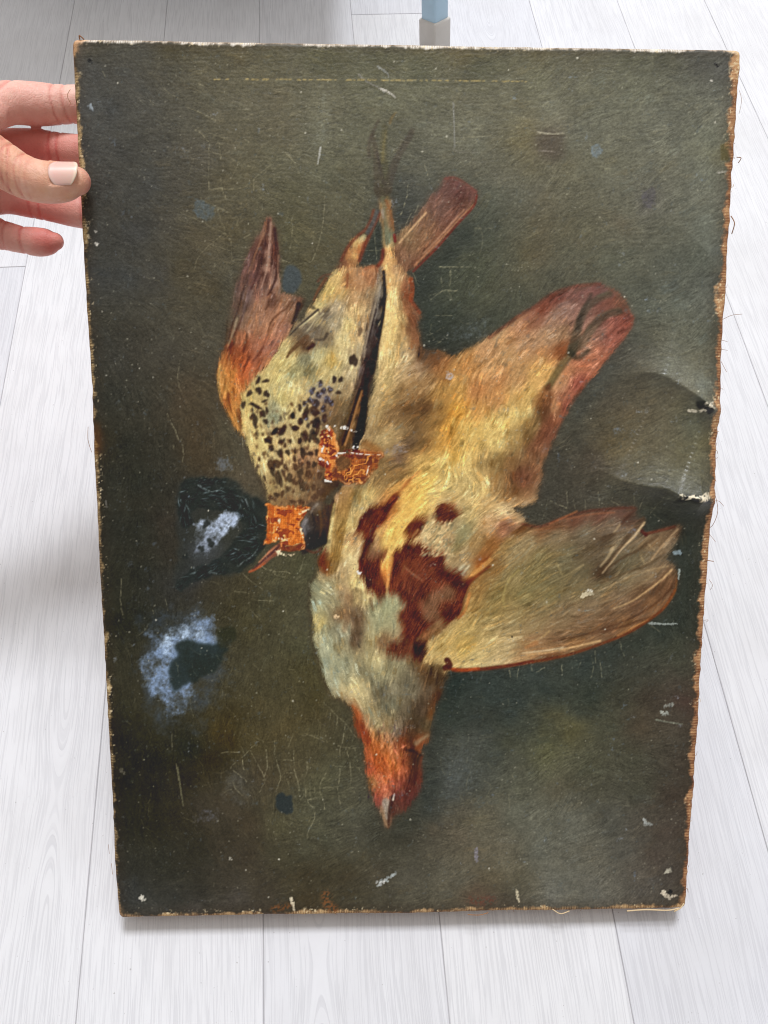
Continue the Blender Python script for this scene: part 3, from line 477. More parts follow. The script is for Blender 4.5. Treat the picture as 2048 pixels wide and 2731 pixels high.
def picture():
    c = cv
    # direction fields
    def ang(D):
        f = field([(fr, x, y, (dx*dx-dy*dy)/(dx*dx+dy*dy), 2*dx*dy/(dx*dx+dy*dy)) for fr, x, y, dx, dy in D], 2.6, 8, 10)
        return .5*np.arctan2(f[..., 1], f[..., 0])
    a_bg = ang(DIR)+.5*noise(90, oct=2)+.5*noise(22, oct=2); a_bd = ang(DIRB)+.25*noise(40, oct=2)+.3*noise(13, oct=2)
    global NZ
    n1 = rng.normal(0, 1, (PH, PW)).astype(np.float32)
    NZ = blur(n1, 1.1)*3.6
    fb = lic(n1, a_bd, 6)*2.9; gb = lic(n1, a_bg, 5)*2.7
    # ------ ground: scumbled tones
    g = .88*field(BG, 2.3, 6, 16)+.12*field(BG, 3.4, 6, 9)
    gm = g.mean(-1, keepdims=True); g = (g+(gm-g)*.10)*1.02+3*np.clip((gm-45)/35, -.6, 1)
    wx, wy = 14*noise(60, oct=3), 14*noise(60, oct=3)
    g = bil(g, XX+wx, YY+wy)
    c.c[:] = g
    one = np.ones((PH, PW), np.float32)
    rt = np.clip((XX/PW-.42)*2, 0, 1)  # greyish canvas sheen on the right, painted in as lighter pigment
    c.c *= (1.03+.13*rt*(.6+.4*np.clip(YY/PH*1.6-.4, 0, 1)))[..., None]; c.c += (c.c.mean(-1, keepdims=True)-c.c)*(.06+.12*rt)[..., None]
    brushwork(one, a_bg, gb, 2600, (8, 22), (2.5, 7.), .075, .025, .40, 9, .02)
    # ------ masks of the birds
    tail = region('F', [(110,480),(150,410),(250,310),(330,205),(400,125),(440,68),(500,60),(560,92),(620,130),(640,180),(620,230),(560,300),(480,385),(400,480),(320,570),(250,622),(190,660),(120,640)], 1.0, 2, 10)
    wing = region('E', [(600,215),(635,265),(655,330),(668,420),(682,520),(672,640),(690,725),(680,765),(760,795),(865,825),(830,890),(795,985),(760,1060),(690,1160),(620,1290),(560,1345),(500,1410),(445,1480),(410,1560),(400,1640),(408,1740),(430,1850),(380,1800),(335,1735),(285,1645),(248,1560),(224,1440),(228,1330),(258,1225),(283,1150),(296,1050),(326,900),(356,740),(405,600),(455,480),(505,370),(548,320),(578,245)], 1.0, 2, 10)
    bod = np.maximum(region('E', [(1100,600),(1010,725),(935,850),(870,935),(800,1005),(738,1080),(688,1170),(640,1255),(585,1315),(515,1375),(448,1455),(398,1560),(392,1680),(408,1800),(460,1900),(520,2000),(1100,2000),(1120,1850),(1180,1680),(1230,1520),(1290,1300),(1330,1100),(1390,850),(1440,640),(1430,570),(1300,590),(1190,585)], 1.0, 3, 12),
                     region('G', [(300,330),(330,430),(370,535),(412,625),(446,700),(462,790),(520,835),(700,830),(830,810),(900,760),(960,700),(990,620),(950,520),(900,420),(880,250),(950,100),(500,60),(300,150)], 1.0, 3, 12))
    leg1 = region('E', [(1100,600),(1140,520),(1180,450),(1230,380),(1290,350),(1315,360),(1330,390),(1300,450),(1265,520),(1250,580),(1200,640)], 1.2, 3, 10)
    strip = region('E', [(1420,560),(1448,640),(1456,800),(1445,950),(1415,1100),(1385,1250),(1358,1400),(1330,1550),(1318,1700),(1300,1900),(1275,1945),(1100,1945),(1120,1840),(1165,1700),(1212,1550),(1250,1400),(1285,1250),(1310,1100),(1340,950),(1378,800),(1398,640)], 1.0, 2, 12)
    big = np.maximum.reduce([
        region('F', [(28,250),(40,195),(80,195),(100,260),(112,340),(120,470),(125,560),(190,660),(228,700),(225,770),(240,850),(280,905),(275,1000),(290,1095),(330,1140),(420,1160),(480,1195),(540,1178),(620,1130),(720,1075),(820,1000),(900,940),(1000,890),(1080,820),(1180,775),(1280,745),(1400,735),(1480,758),(1560,808),(1592,880),(1625,950),(1618,1010),(1560,1090),(1480,1180),(1420,1270),(1340,1330),(1280,1420),(1205,1540),(1150,1650),(1100,1780),(1060,1896),(1040,2010),(900,2150),(-40,2100),(-90,1900),(-75,1750),(-55,1620),(-30,1480),(0,1350),(15,1200),(35,1050),(55,900),(62,780),(48,640),(45,500),(40,380)], 1.1, 4, 12),
        region('H', [(440,-60),(1620,-20),(1640,120),(1600,330),(1570,420),(1600,520),(1500,640),(1400,800),(1290,960),(1240,1060),(1100,1400),(1080,1620),(1060,1700),(400,1700),(290,1830),(225,1755),(186,1680),(166,1580),(140,1480),(105,1400),(98,1300),(88,1200),(92,1080),(100,980),(130,900),(150,800),(170,720),(208,640),(228,520),(255,400),(290,310),(360,250),(480,150)], 1.1, 4, 12),
        region('J', [(190,-60),(140,100),(165,190),(190,290),(235,370),(300,430),(365,490),(398,545),(412,640),(445,740),(484,830),(482,900),(498,1000),(520,1090),(555,1180),(590,1280),(620,1350),(655,1412),(682,1380),(702,1320),(800,1260),(872,1160),(904,1080),(890,950),(912,870),(890,822),(958,765),(962,640),(1002,520),(1050,400),(1062,290),(1090,230),(1040,-60)], 1.0, 3, 10),
        region('H', [(1380,470),(1600,470),(1660,560),(1540,720),(1320,900),(1280,700)], 2, 3)])
    wingR = region('I', [(-60,1080),(0,1010),(120,920),(230,700),(300,600),(420,440),(540,330),(640,350),(750,308),(900,262),(1100,236),(1195,236),(1210,300),(1262,305),(1235,375),(1262,398),(1340,372),(1430,342),(1474,345),(1445,440),(1392,530),(1442,585),(1454,650),(1432,740),(1372,830),(1282,902),(1150,982),(1000,1042),(850,1092),(700,1130),(553,1150),(450,1166),(300,1182),(150,1190),(60,1165),(-30,1150)], 1.0, 2, 9)
    def broken(m): return np.clip(blur(m, .9)+.55*fb*4*m*(1-m)*.5+.25*(noise(5, oct=2)*4*m*(1-m)), 0, 1)
    tail, wing, bod, leg1, strip, big, wingR = [broken(blur(m, 1.5)) for m in (tail, wing, bod, leg1, strip, big, wingR)]
    birds = np.maximum.reduce([tail, wing, bod, leg1, strip, big, wingR])
    # warm shadow glow round the birds' outline
    halo = np.clip(blur(birds, 5)-birds, 0, 1)
    lay(halo, (92, 52, 36), .5)
    lay(np.clip(np.roll(blur(birds, 26), (10, 16), (0, 1))-birds, 0, 1), (36, 42, 36), .16)
    # tail of the thrush
    tc = field(S('F', '''130 560 120 84 58; 200 560 128 92 66; 250 500 134 100 68; 200 420 140 108 72; 300 330 120 88 66; 330 420 132 96 66; 250 600 110 70 48; 330 520 118 74 50; 400 430 124 80 56; 420 250 112 80 66; 480 330 120 78 60; 460 130 104 72 62; 520 120 108 68 60; 560 180 86 52 44; 540 250 100 64 50; 600 170 112 72 62; 600 220 110 74 54'''), 3, 5)
    lay(tail, tc)
    # bodies
    lay(wing, field(TH, 4.0, 4, 3)); lay(leg1, field(S('E', '''1290 370 176 164 110; 1250 410 190 156 88; 1190 480 168 112 62; 1230 500 200 152 82; 1160 560 130 84 54; 1220 570 160 110 64; 1300 420 158 88 50; 1270 480 170 96 50; 1120 600 110 72 48; 1190 620 170 110 66'''), 3, 4, 3))
    lay(bod, field(TB, 4.0, 4, 3)); lay(blur(strip, 1.5), field(TW, 3.4, 3, 2), .92)
    lay(big, field(BB+HD+S('G', '''1250 250 150 122 78; 1200 330 168 138 90; 1250 360 176 146 94; 1320 450 166 138 88; 1230 560 150 120 72; 1150 650 138 116 78; 1060 750 176 138 80; 1000 720 200 150 106''')+S('E', '''1480 480 196 140 78; 1500 540 214 162 94; 1500 650 220 172 102; 1490 760 216 172 104; 1500 900 222 186 116; 1480 1050 220 186 116; 1450 1200 206 172 108; 1430 1350 200 170 110; 1400 1500 186 156 100; 1380 1650 176 146 92; 1360 1800 160 130 84'''), 4.0, 4, 3))
    wf = field(WG, 3.4, 4, 3)*1.0; lay(wingR, wf+(wf.mean(-1, keepdims=True)-wf)*.12)
    bm_ = blur(np.maximum(big, wingR)*(1-strip), 1.)[..., None]*.72
    cv.c += (lic(cv.c, a_bd, 13)-cv.c)*bm_                      # colours drawn out along the plumage
    brushwork(tail, a_bd, fb, 160, (8, 20), (1., 2.2), .10, .03, .7)
    brushwork(wing, a_bd, fb, 620, (6, 18), (1., 2.4), .12, .05, .75)
    brushwork(np.maximum(bod, leg1), a_bd, fb, 1300, (3.5, 10), (.9, 2.4), .11, .05, .7, 3)
    brushwork(strip, a_bd, fb, 200, (6, 16), (.8, 1.6), .12, .04, .7)
    brushwork(big, a_bd, fb, 3000, (4, 13), (1.2, 3.6), .12, .05, .7, 3.5)
    lmm = cv.c.mean(-1)
    brushwork(np.clip((lmm-138)/20, 0, 1)*np.maximum(big, bod), a_bd, fb, 1500, (3, 10), (.8, 1.8), .05, .02, .6, 2, .08)
    brushwork(wingR, a_bd, fb, 1300, (7, 20), (.9, 2.2), .09, .04, .62, 3.5)
    # ------ dark gap between legs, warm outlines
    lay(region('E', [(1330,390),(1400,250),(1425,320),(1440,470),(1420,540),(1300,575),(1262,560),(1300,460)], 1.5, 3), (52, 56, 48), .9)
    for pts, w, col in (([(1415,190),(1380,260),(1340,350),(1300,440),(1265,540)], 9, (120, 52, 32)), ([(1370,170),(1350,240),(1310,310),(1250,360),(1180,440),(1130,540)], 8, (112, 54, 34)), ([(1440,460),(1430,540),(1400,580)], 9, (128, 52, 34)), ([(1395,180),(1370,250),(1330,330)], 12, (78, 78, 76))):
        line('E', pts, w, col, .8, soft=1.4)
    # ------ markings: wing of the thrush
    for pts, w, col, a in (([(598,240),(585,330),(560,450),(520,600),(470,740),(430,860),(390,980),(340,1090)], 9, (70, 42, 38), .55), ([(612,260),(606,360),(598,470),(580,600),(540,740)], 7, (176, 136, 110), .55), ([(640,300),(652,420),(662,520),(655,640),(620,740),(590,790)], 8, (62, 34, 30), .75), ([(668,500),(662,620),(676,720),(650,790)], 5, (168, 122, 92), .6), ([(620,500),(612,600),(580,700)], 6, (84, 52, 44), .6), ([(560,330),(520,430),(480,540),(440,650),(400,760)], 5, (150, 104, 70), .6), ([(440,640),(400,780),(370,900),(330,1000),(300,1120)], 6, (58, 42, 38), .6), ([(365,960),(340,1040),(315,1120),(290,1190)], 6, (160, 138, 104), .6), ([(470,760),(420,880),(400,980)], 8, (140, 120, 110), .4),
                          ([(600,760),(640,800),(600,830),(570,900)], 6, (90, 58, 44), .6), ([(750,840),(730,890),(680,920),(620,980),(590,1060)], 6, (96, 58, 38), .6), ([(690,930),(660,940),(600,1010)], 4, (110, 70, 48), .6), ([(640,1000),(590,1080),(560,1160)], 5, (110, 66, 50), .5), ([(560,1170),(520,1230),(470,1290)], 6, (96, 50, 40), .55), ([(460,1240),(420,1330),(400,1380)], 5, (96, 46, 30), .5), ([(330,1150),(290,1200)], 12, (96, 44, 26), .6), ([(240,1300),(225,1420),(235,1520),(262,1600)], 5, (206, 160, 80), .55), ([(820,860),(790,960),(770,1000)], 14, (44, 34, 26), .75), ([(860,830),(830,900)], 10, (70, 46, 32), .6), ([(300,1520),(310,1580),(320,1640)], 9, (120, 60, 30), .55), ([(335,1480),(350,1560)], 6, (120, 60, 30), .45), ([(375,1640),(385,1720),(395,1770)], 12, (110, 60, 34), .5), ([(290,980),(286,1080),(278,1160)], 4, (60, 48, 34), .7), ([(345,1240),(335,1340)], 6, (120, 56, 28), .4)):
        line('E', pts, w, col, a, w*.5, 1.)
    # thrush: dark feather streaks of the flank
    for pts, w, col, a in (([(960,900),(880,970),(800,1040),(750,1090)], 7, (66, 58, 54), .8), ([(985,940),(920,1000),(850,1060)], 6, (96, 84, 70), .7), ([(960,920),(880,985),(820,1030)], 4, (222, 204, 140), .8), ([(1000,930),(930,990),(880,1060)], 5, (206, 190, 140), .6), ([(1040,900),(1000,980),(950,1040)], 6, (110, 98, 82), .6), ([(880,1100),(820,1150),(760,1210),(735,1250)], 14, (104, 74, 50), .75), ([(925,1160),(890,1190)], 12, (74, 46, 34), .8), ([(1030,1080),(1000,1120),(940,1120)], 10, (84, 72, 62), .7), ([(1275,1050),(1262,1090)], 14, (112, 90, 70), .7), ([(860,840),(900,870),(935,890)], 16, (66, 62, 48), .6), ([(1020,670),(960,760),(930,830)], 10, (120, 70, 42), .6), ([(1180,640),(1175,740)], 7, (150, 84, 50), .6), ([(1310,600),(1370,580),(1400,620)], 10, (160, 92, 56), .6), ([(960,690),(1000,650),(1060,640)], 8, (104, 58, 40), .5)):
        line('E', pts, w, col, a, w*.5, .9)
    # wing strip: long dark quills
    for pts, w, col, a in (([(1444,620),(1452,760),(1446,900),(1420,1060),(1390,1220),(1362,1370)], 8, (30, 22, 22), .75), ([(1415,660),(1400,800),(1360,960),(1325,1110),(1300,1250)], 6, (170, 150, 120), .5), ([(1425,700),(1400,880),(1370,1000)], 5, (150, 140, 124), .5), ([(1390,900),(1350,1060),(1320,1180)], 5, (58, 46, 46), .6), ([(1330,1290),(1290,1440),(1250,1560),(1200,1720),(1150,1870)], 10, (58, 34, 24), .8), ([(1285,1500),(1240,1640),(1200,1780),(1160,1900)], 5, (158, 106, 54), .8), ([(1268,1480),(1222,1640),(1180,1780),(1140,1900)], 4, (56, 36, 24), .8), ([(1306,1560),(1290,1680),(1262,1800),(1235,1930)], 16, (24, 18, 18), .9), ([(1320,1420),(1310,1520)], 10, (40, 24, 22), .7)):
        line('E', pts, w, col, a, soft=.8)
    # ------ speckles on the breast: frame, x, y, half-width, half-height, tilt
    for t in '''520 1420 12 26 .5; 575 1425 26 10 -.3; 455 1515 13 26 .4; 525 1495 20 22 .2; 582 1520 18 22 .1; 568 1572 18 9 -.3; 410 1600 15 22 .2; 505 1610 34 14 .5; 470 1595 14 8 .2; 495 1715 14 56 -.05; 556 1665 18 22 -.2; 576 1722 16 16 0; 585 1640 9 20 0; 640 1800 12 32 .6; 690 1800 22 26 .5; 600 1870 22 14 .4; 705 1868 10 18 .4; 790 1772 17 20 0; 772 1680 10 24 .2; 828 1622 12 24 -.1; 868 1690 15 28 -.1; 838 1722 14 18 .1; 862 1590 14 16 .2; 920 1500 14 26 .3; 965 1530 15 22 0; 1000 1500 18 20 .2; 1052 1490 18 16 -.3; 1082 1415 14 22 0; 980 1445 12 24 .3; 1030 1565 16 30 .1; 942 1590 22 34 0; 900 1570 16 18 .3; 1000 1630 16 22 0; 940 1660 26 16 0; 1010 1702 14 26 0; 945 1735 22 30 .1; 890 1755 12 16 0; 922 1800 14 24 -.2; 860 1840 14 34 -.3; 830 1870 12 16 .2; 1060 1590 16 18 0; 1112 1512 15 14 .2; 1130 1415 13 20 .1; 1222 1275 24 40 .1; 960 1870 14 24 0; 900 1860 10 18 .2'''.split(';'):
        x, y, w, h, an = map(float, t.split()); p = T('E', [(x, y)])[0]; k = .36166*BS
        blue = 860 < x < 1110 and y < 1740
        dab(*p, w*k*1.3, h*k*1.12, an, (62, 50, 46) if not blue else (58, 48, 54), .8, 1., irr=.3)
        if blue and rng.random() < .85:
            for _ in range(2): dab(p[0]+rng.uniform(-4, 4), p[1]+rng.uniform(-5, 5), rng.uniform(1, 2.4), rng.uniform(1, 2.6), rng.uniform(0, 3), (134, 138, 166), .5, .6, irr=.6)
    for t in '''660 252 17 18 0; 640 160 11 26 .2; 690 205 14 22 0; 738 130 15 36 0; 800 130 22 34 0; 870 182 14 26 0; 815 215 24 34 .1; 775 210 10 12 0; 512 270 14 28 .6; 565 262 16 30 .7; 545 352 9 18 .5; 480 398 18 18 .2; 458 335 22 22 -.5; 735 305 13 40 -.3; 790 310 26 26 .3; 690 345 12 22 0; 820 260 12 40 0; 545 440 14 34 -.2; 600 430 16 18 0; 655 420 10 18 0; 712 435 18 34 .1; 765 440 20 14 .2; 815 432 14 20 0; 650 480 10 26 0; 480 525 20 40 -.1; 522 515 18 36 -.6; 585 540 13 24 -.2; 700 522 14 20 0; 755 520 13 26 0; 795 522 16 20 .1; 660 540 14 30 -.3; 535 625 20 52 -.1; 488 575 13 30 -.2; 575 600 12 36 -.3; 615 620 20 28 -.5; 690 590 18 34 -.1; 755 595 20 28 .2; 835 600 18 22 0; 705 670 22 40 -.4; 650 650 12 26 -.4; 745 690 14 24 0; 600 700 10 20 0; 520 745 16 18 0; 478 765 14 16 .2; 562 735 11 22 .2; 640 795 20 14 .3; 700 798 22 16 0; 790 690 16 20 0; 845 720 24 26 0; 430 620 8 18 -.3; 390 480 8 16 -.3; 800 760 20 20 0; 580 380 8 20 .3; 620 350 9 12 0; 560 505 8 16 0; 880 640 18 30 0'''.split(';'):
        x, y, w, h, an = map(float, t.split()); p = T('G', [(x, y)])[0]; k = .36166*BS
        dab(*p, w*k*1.3, h*k*1.15, an, (74, 50, 40) if rng.random() < .6 else (56, 46, 42), .78, 1., irr=.3)
    for _ in range(190):
        x, y = rng.uniform(330, 900), rng.uniform(60, 820); p = T('G', [(x, y)])[0]
        if bod[int(p[1]), int(p[0])] > .8: dab(*p, rng.uniform(1.2, 2.8), rng.uniform(2., 5.), rng.normal(.1, .35), rng.choice([(84, 58, 46), (70, 54, 48), (98, 66, 46)]), rng.uniform(.35, .7), 1., 0, .35)
    lay(region('G', [(440,640),(560,560),(760,520),(900,560),(960,640),(900,780),(520,830)], 9, 6), (104, 78, 50), .34)
    # ------ thrush head and beak, dull dark paint to its left
    hd = region('G', [(750,830),(830,800),(910,820),(950,780),(955,860),(925,960),(905,1050),(885,1110),(800,1150),(700,1185),(690,1000)], 1.6, 4)
    lay(hd, field(S('G', '''780 850 78 62 48; 830 840 104 86 66; 880 870 56 40 26; 930 830 66 40 22; 820 930 60 40 20; 870 950 64 42 20; 780 960 56 46 40; 740 980 82 78 76; 720 940 112 104 98; 760 1050 34 30 30; 840 1050 28 20 14; 880 1080 22 16 14; 720 1040 70 66 70; 780 1130 30 26 24; 700 1110 48 40 36'''), 3, 3, 2), 1, g=.6)
    for pts, w, col in (([(835,870),(850,960),(840,1050)], 9, (98, 66, 26)), ([(870,860),(885,940)], 7, (96, 60, 24)), ([(780,880),(800,960),(790,1040)], 7, (30, 24, 22)), ([(905,940),(890,1060)], 8, (80, 48, 20)), ([(735,930),(715,980),(730,1030)], 12, (132, 128, 128)), ([(820,815),(790,840),(770,880)], 8, (150, 138, 124))):
        line('G', pts, w, col, .65, w*.5, 1.2)
    line('G', [(740,1150),(800,1170),(850,1140)], 6, (96, 54, 40), .7, soft=1.)
    lay(region('G', [(560,1105),(500,1125),(440,1190),(380,1262),(312,1312),(345,1312),(420,1270),(490,1215),(570,1150)], .8, 1.5, 8), (140, 84, 62), .95)
    line('G', [(540,1118),(470,1185),(400,1245),(345,1295)], 7, (70, 40, 44), .75, 3, .8); line('G', [(520,1120),(450,1180),(390,1240)], 4, (206, 140, 100), .7, soft=.7); line('G', [(430,1250),(370,1290),(318,1312)], 5, (176, 84, 44), .7, soft=.8)
    # ------ leg and claws of the bird, painted thin
    for pts, w, col, a in (([(870,1250),(845,1200),(838,1100),(830,960),(810,860)], 22, (84, 74, 58), .6), ([(890,1240),(890,1100),(880,1000),(880,900),(890,800)], 26, (92, 86, 58), .55), ([(905,1200),(930,1100),(970,990),(1030,890),(1060,830)], 24, (82, 72, 60), .55), ([(880,1160),(860,1060),(838,960)], 10, (70, 60, 52), .6), ([(875,1020),(882,920),(895,830)], 8, (124, 112, 70), .6), ([(790,990),(790,900),(830,800),(850,760)], 10, (82, 70, 58), .5), ([(950,960),(980,920),(1000,890)], 6, (120, 112, 88), .5), ([(920,780),(935,740),(958,715)], 6, (140, 116, 70), .8), ([(850,1200),(890,1220),(920,1200)], 26, (76, 66, 50), .6), ([(880,1260),(880,1320),(890,1400),(905,1540)], 16, (112, 112, 84), .5), ([(895,1265),(925,1340),(945,1460)], 7, (150, 92, 48), .7), ([(862,1290),(878,1420),(885,1560)], 5, (160, 112, 60), .6), ([(872,1330),(880,1380)], 7, (170, 160, 150), .6)):
        line('B', pts, w, np.array(col)*.9, a*1.05, w*.6, 1.3)
    # second foot
    for pts, w, col, a in (([(1235,1170),(1170,1260),(1120,1340),(1090,1385)], 28, (86, 80, 50), .9), ([(1220,1190),(1160,1280),(1110,1350)], 7, (140, 118, 66), .7), ([(1240,1160),(1270,1060),(1300,950),(1340,880),(1400,830),(1480,795)], 30, (78, 72, 54), .9), ([(1250,1140),(1310,1100),(1370,1010),(1440,940),(1540,905)], 32, (78, 72, 52), .9), ([(1280,1020),(1300,930),(1340,850),(1365,800)], 16, (70, 62, 50), .85), ([(1240,1170),(1270,1200),(1310,1185),(1345,1150)], 18, (62, 60, 46), .9), ([(1440,925),(1500,900),(1545,905),(1560,920)], 6, (50, 50, 42), .8), ([(1330,1000),(1370,950),(1440,920),(1540,880)], 5, (150, 112, 76), .6), ([(1310,1140),(1340,1060),(1400,1000)], 10, (150, 106, 74), .6), ([(1410,810),(1470,790)], 8, (98, 98, 70), .7), ([(1100,1370),(1085,1400)], 12, (120, 66, 40), .8), ([(1360,1000),(1330,1040)], 6, (120, 108, 80), .7), ([(1090,1400),(1085,1500),(1070,1640),(1030,1740)], 30, (112, 64, 40), .55), ([(1185,1100),(1200,1180),(1170,1200)], 14, (150, 78, 36), .6)):
        line('F', pts, w*.85, np.array(col)*1.06, a*.7, w*.6, 1.6)
    # tail lines
    for pts, w, col, a in (([(150,470),(230,380),(320,280)], 5, (196, 152, 102), .8), ([(620,230),(540,310),(440,420),(320,540),(250,610)], 5, (172, 112, 72), .7), ([(560,260),(480,350),(380,460),(300,540)], 5, (170, 120, 84), .6), ([(580,180),(500,290),(420,390)], 8, (92, 58, 44), .45), ([(640,170),(620,240),(520,350),(400,490),(300,590),(240,650)], 6, (112, 46, 34), .8), ([(440,66),(500,58),(570,95),(635,150)], 7, (120, 66, 54), .6), ([(225,700),(235,760),(225,830)], 12, (150, 66, 30), .7), ([(230,840),(280,910)], 10, (140, 62, 34), .6), ([(120,420),(125,460)], 8, (128, 40, 30), .8)):
        line('F', pts, w, col, a, soft=.8)
    # ragged red outline of vent and wing
    for fr, pts, w, col, a in (('F', [(720,1070),(830,990),(920,925),(1000,880),(1090,815),(1180,770),(1300,742),(1420,735)], 10, (112, 52, 38), .4), ('F', [(1620,950),(1600,1020),(1500,1150),(1420,1250),(1300,1400),(1200,1550),(1130,1700)], 10, (140, 72, 48), .3), ('I', [(540,330),(640,345),(760,300),(900,258),(1050,240),(1190,232)], 7, (98, 50, 38), .5), ('I', [(700,330),(860,255)], 5, (176, 104, 60), .6), ('I', [(800,300),(960,270),(1080,262)], 4, (156, 92, 58), .6), ('I', [(1260,390),(1340,370),(1430,345)], 8, (110, 54, 38), .7), ('I', [(1240,370),(1265,395)], 10, (84, 36, 30), .7), ('I', [(90,1165),(150,1190),(300,1183),(450,1165),(600,1140)], 9, (112, 44, 24), .8), ('I', [(130,1182),(200,1186),(280,1180)], 8, (180, 76, 32), .7), ('I', [(600,1142),(800,1105),(1000,1040),(1160,975),(1290,895),(1380,820),(1440,720)], 7, (110, 54, 28), .85), ('I', [(1450,650),(1435,740),(1370,830)], 5, (140, 84, 40), .6), ('I', [(1300,880),(1200,940),(1100,990)], 5, (170, 108, 54), .7), ('I', [(95,1130),(110,1160),(85,1175)], 16, (82, 36, 26), .8)):
        line(fr, pts, w, col, a, soft=1.)
    # quills of the spread wing
    for pts, w, col, a in (([(1255,320),(1200,400),(1120,480),(1060,560),(1010,620)], 7, (196, 164, 116), .85), ([(1115,330),(1075,385)], 6, (170, 142, 100), .7), ([(1072,475),(1040,530),(1000,580)], 9, (178, 150, 104), .6), ([(1450,360),(1390,430),(1330,500),(1300,540)], 6, (178, 142, 98), .8), ([(1400,580),(1300,600),(1180,640),(1050,700),(960,740)], 5, (166, 136, 92), .55), ([(1420,600),(1360,660),(1270,730),(1180,790),(1080,830)], 6, (190, 150, 96), .8), ([(1380,570),(1290,650),(1180,720),(1050,780),(900,820)], 5, (168, 140, 96), .4), ([(1450,660),(1370,760),(1250,850),(1100,920),(900,985),(720,1020)], 6, (86, 56, 38), .55), ([(1000,1020),(850,1055),(700,1085),(540,1105)], 6, (204, 158, 98), .75), ([(780,1060),(650,1080),(540,1090)], 5, (222, 196, 146), .7), ([(1250,300),(1150,420),(1060,540),(980,640)], 14, (84, 62, 44), .5), ([(1330,400),(1230,480),(1130,530),(1040,600)], 10, (90, 68, 48), .55), ([(1380,500),(1280,570),(1150,620),(1000,680)], 8, (98, 76, 52), .45), ([(960,470),(900,490)], 20, (92, 74, 50), .35), ([(880,520),(840,530)], 16, (90, 74, 50), .5), ([(1020,420),(1080,390)], 16, (88, 68, 50), .5), ([(1240,520),(1260,570)], 7, (160, 136, 92), .6), ([(1280,450),(1320,490)], 5, (170, 140, 96), .6), ([(740,560),(775,630)], 5, (170, 148, 92), .5), ([(520,600),(460,660),(425,760),(440,830)], 6, (170, 148, 84), .6), ([(900,570),(800,630),(700,680)], 5, (158, 136, 88), .5), ([(1300,880),(1150,930),(950,985)], 8, (80, 50, 34), .45), ([(700,960),(650,1000),(560,1040)], 5, (190, 152, 92), .6), ([(620,1030),(560,1060)], 14, (190, 124, 68), .5), ([(850,800),(700,870),(580,920)], 6, (112, 88, 60), .4), ([(1200,240),(1120,330)], 10, (86, 56, 44), .6), ([(1370,470),(1430,400)], 4, (190, 160, 118), .5)):
        line('I', pts, w, col, a, w*.55, 1.)
    # ------ blood and dark patches on the breast
    def blood(fr, pts, a=.95, amp=5, col=((122, 56, 36), (74, 30, 20))):
        m = region(fr, pts, .8, amp, 12)*np.clip(.95+.3*noise(7, oct=2), .35, 1)
        m = lic(m, a_bd, 9); m = np.clip(m*1.15+.9*fb*m*(1-m), 0, 1)
        n = np.clip(noise(16, oct=3)*.5+.5+.25*fb, 0, 1)[..., None]
        k = (m*a)[..., None]; cv.c += ((np.array(col[0])*(n)+np.array(col[1])*(1-n))-cv.c)*k
    blood('H', [(600,400),(520,440),(460,500),(410,600),(470,620),(455,700),(470,760),(430,840),(420,900),(470,960),(480,1040),(550,1050),(570,1150),(600,1120),(625,1000),(600,900),(600,840),(640,750),(560,760),(500,740),(540,640),(600,560),(640,480),(680,420),(740,320),(680,330)])
    blood('H', [(720,290),(800,220),(880,150),(850,190),(760,290),(690,370),(650,400)], .6, 3, ((168, 82, 44), (130, 50, 30)))
    blood('H', [(790,620),(800,560),(860,500),(920,480),(915,560),(890,620),(840,640),(800,690)], .9)
    blood('H', [(990,480),(1040,410),(1110,400),(1160,450),(1140,520),(1060,540),(1000,530)], .85)
    blood('H', [(760,680),(850,680),(960,700),(1060,800),(1080,870),(1200,930),(1250,1010),(1210,1130),(1180,1230),(1080,1260),(980,1290),(880,1370),(800,1440),(760,1300),(740,1190),(800,1150),(720,1080),(650,1040),(670,920),(690,800)], .95, 7)
    blood('H', [(640,1460),(740,1410),(820,1420),(900,1480),(900,1560),(820,1530),(700,1510)], .8, 6)
    blood('H', [(1040,660),(1100,640),(1110,700),(1060,720)], .5)
    blood('H', [(830,1400),(900,1420),(930,1500),(880,1530),(840,1480)], .85, 5, ((66, 26, 16), (40, 16, 12)))
    blood('H', [(200,720),(150,790),(140,860),(190,870),(185,790)], .8, 3)
    # light that lies over the red
    for fr, pts, col, a, f in (('H', [(890,1170),(960,1090),(1060,1030),(1120,1020),(1140,1080),(1060,1150),(1040,1230),(990,1280),(920,1240)], (142, 116, 78), .5, 4), ('H', [(640,300),(760,330),(720,480),(640,640),(600,760),(650,760),(700,640),(790,520),(880,420),(940,330),(1000,230),(900,200),(800,260)], (236, 188, 92), .6, 5), ('H', [(480,760),(560,700),(640,720),(600,800),(500,800)], (140, 104, 74), .6, 4), ('H', [(950,560),(1060,560),(1120,620),(1100,760),(1000,740),(900,690),(900,620)], (198, 166, 110), .65, 4), ('H', [(620,1080),(740,1100),(740,1180),(700,1300),(560,1300),(500,1200),(560,1120)], (160, 158, 116), .55, 5)):
        lay(region(fr, pts, f, 7), col, a)
    for _ in range(150):        # dry brush of cream over the red's edge
        x, y = rng.uniform(900, 1130), rng.uniform(530, 780); p = T('H', [(x, y)])[0]
        dab(*p, rng.uniform(.8, 1.8), rng.uniform(2, 5), rng.uniform(.3, 1.2), (208, 178, 122) if rng.random() < .6 else (140, 132, 98), .6, .6, irr=.5)
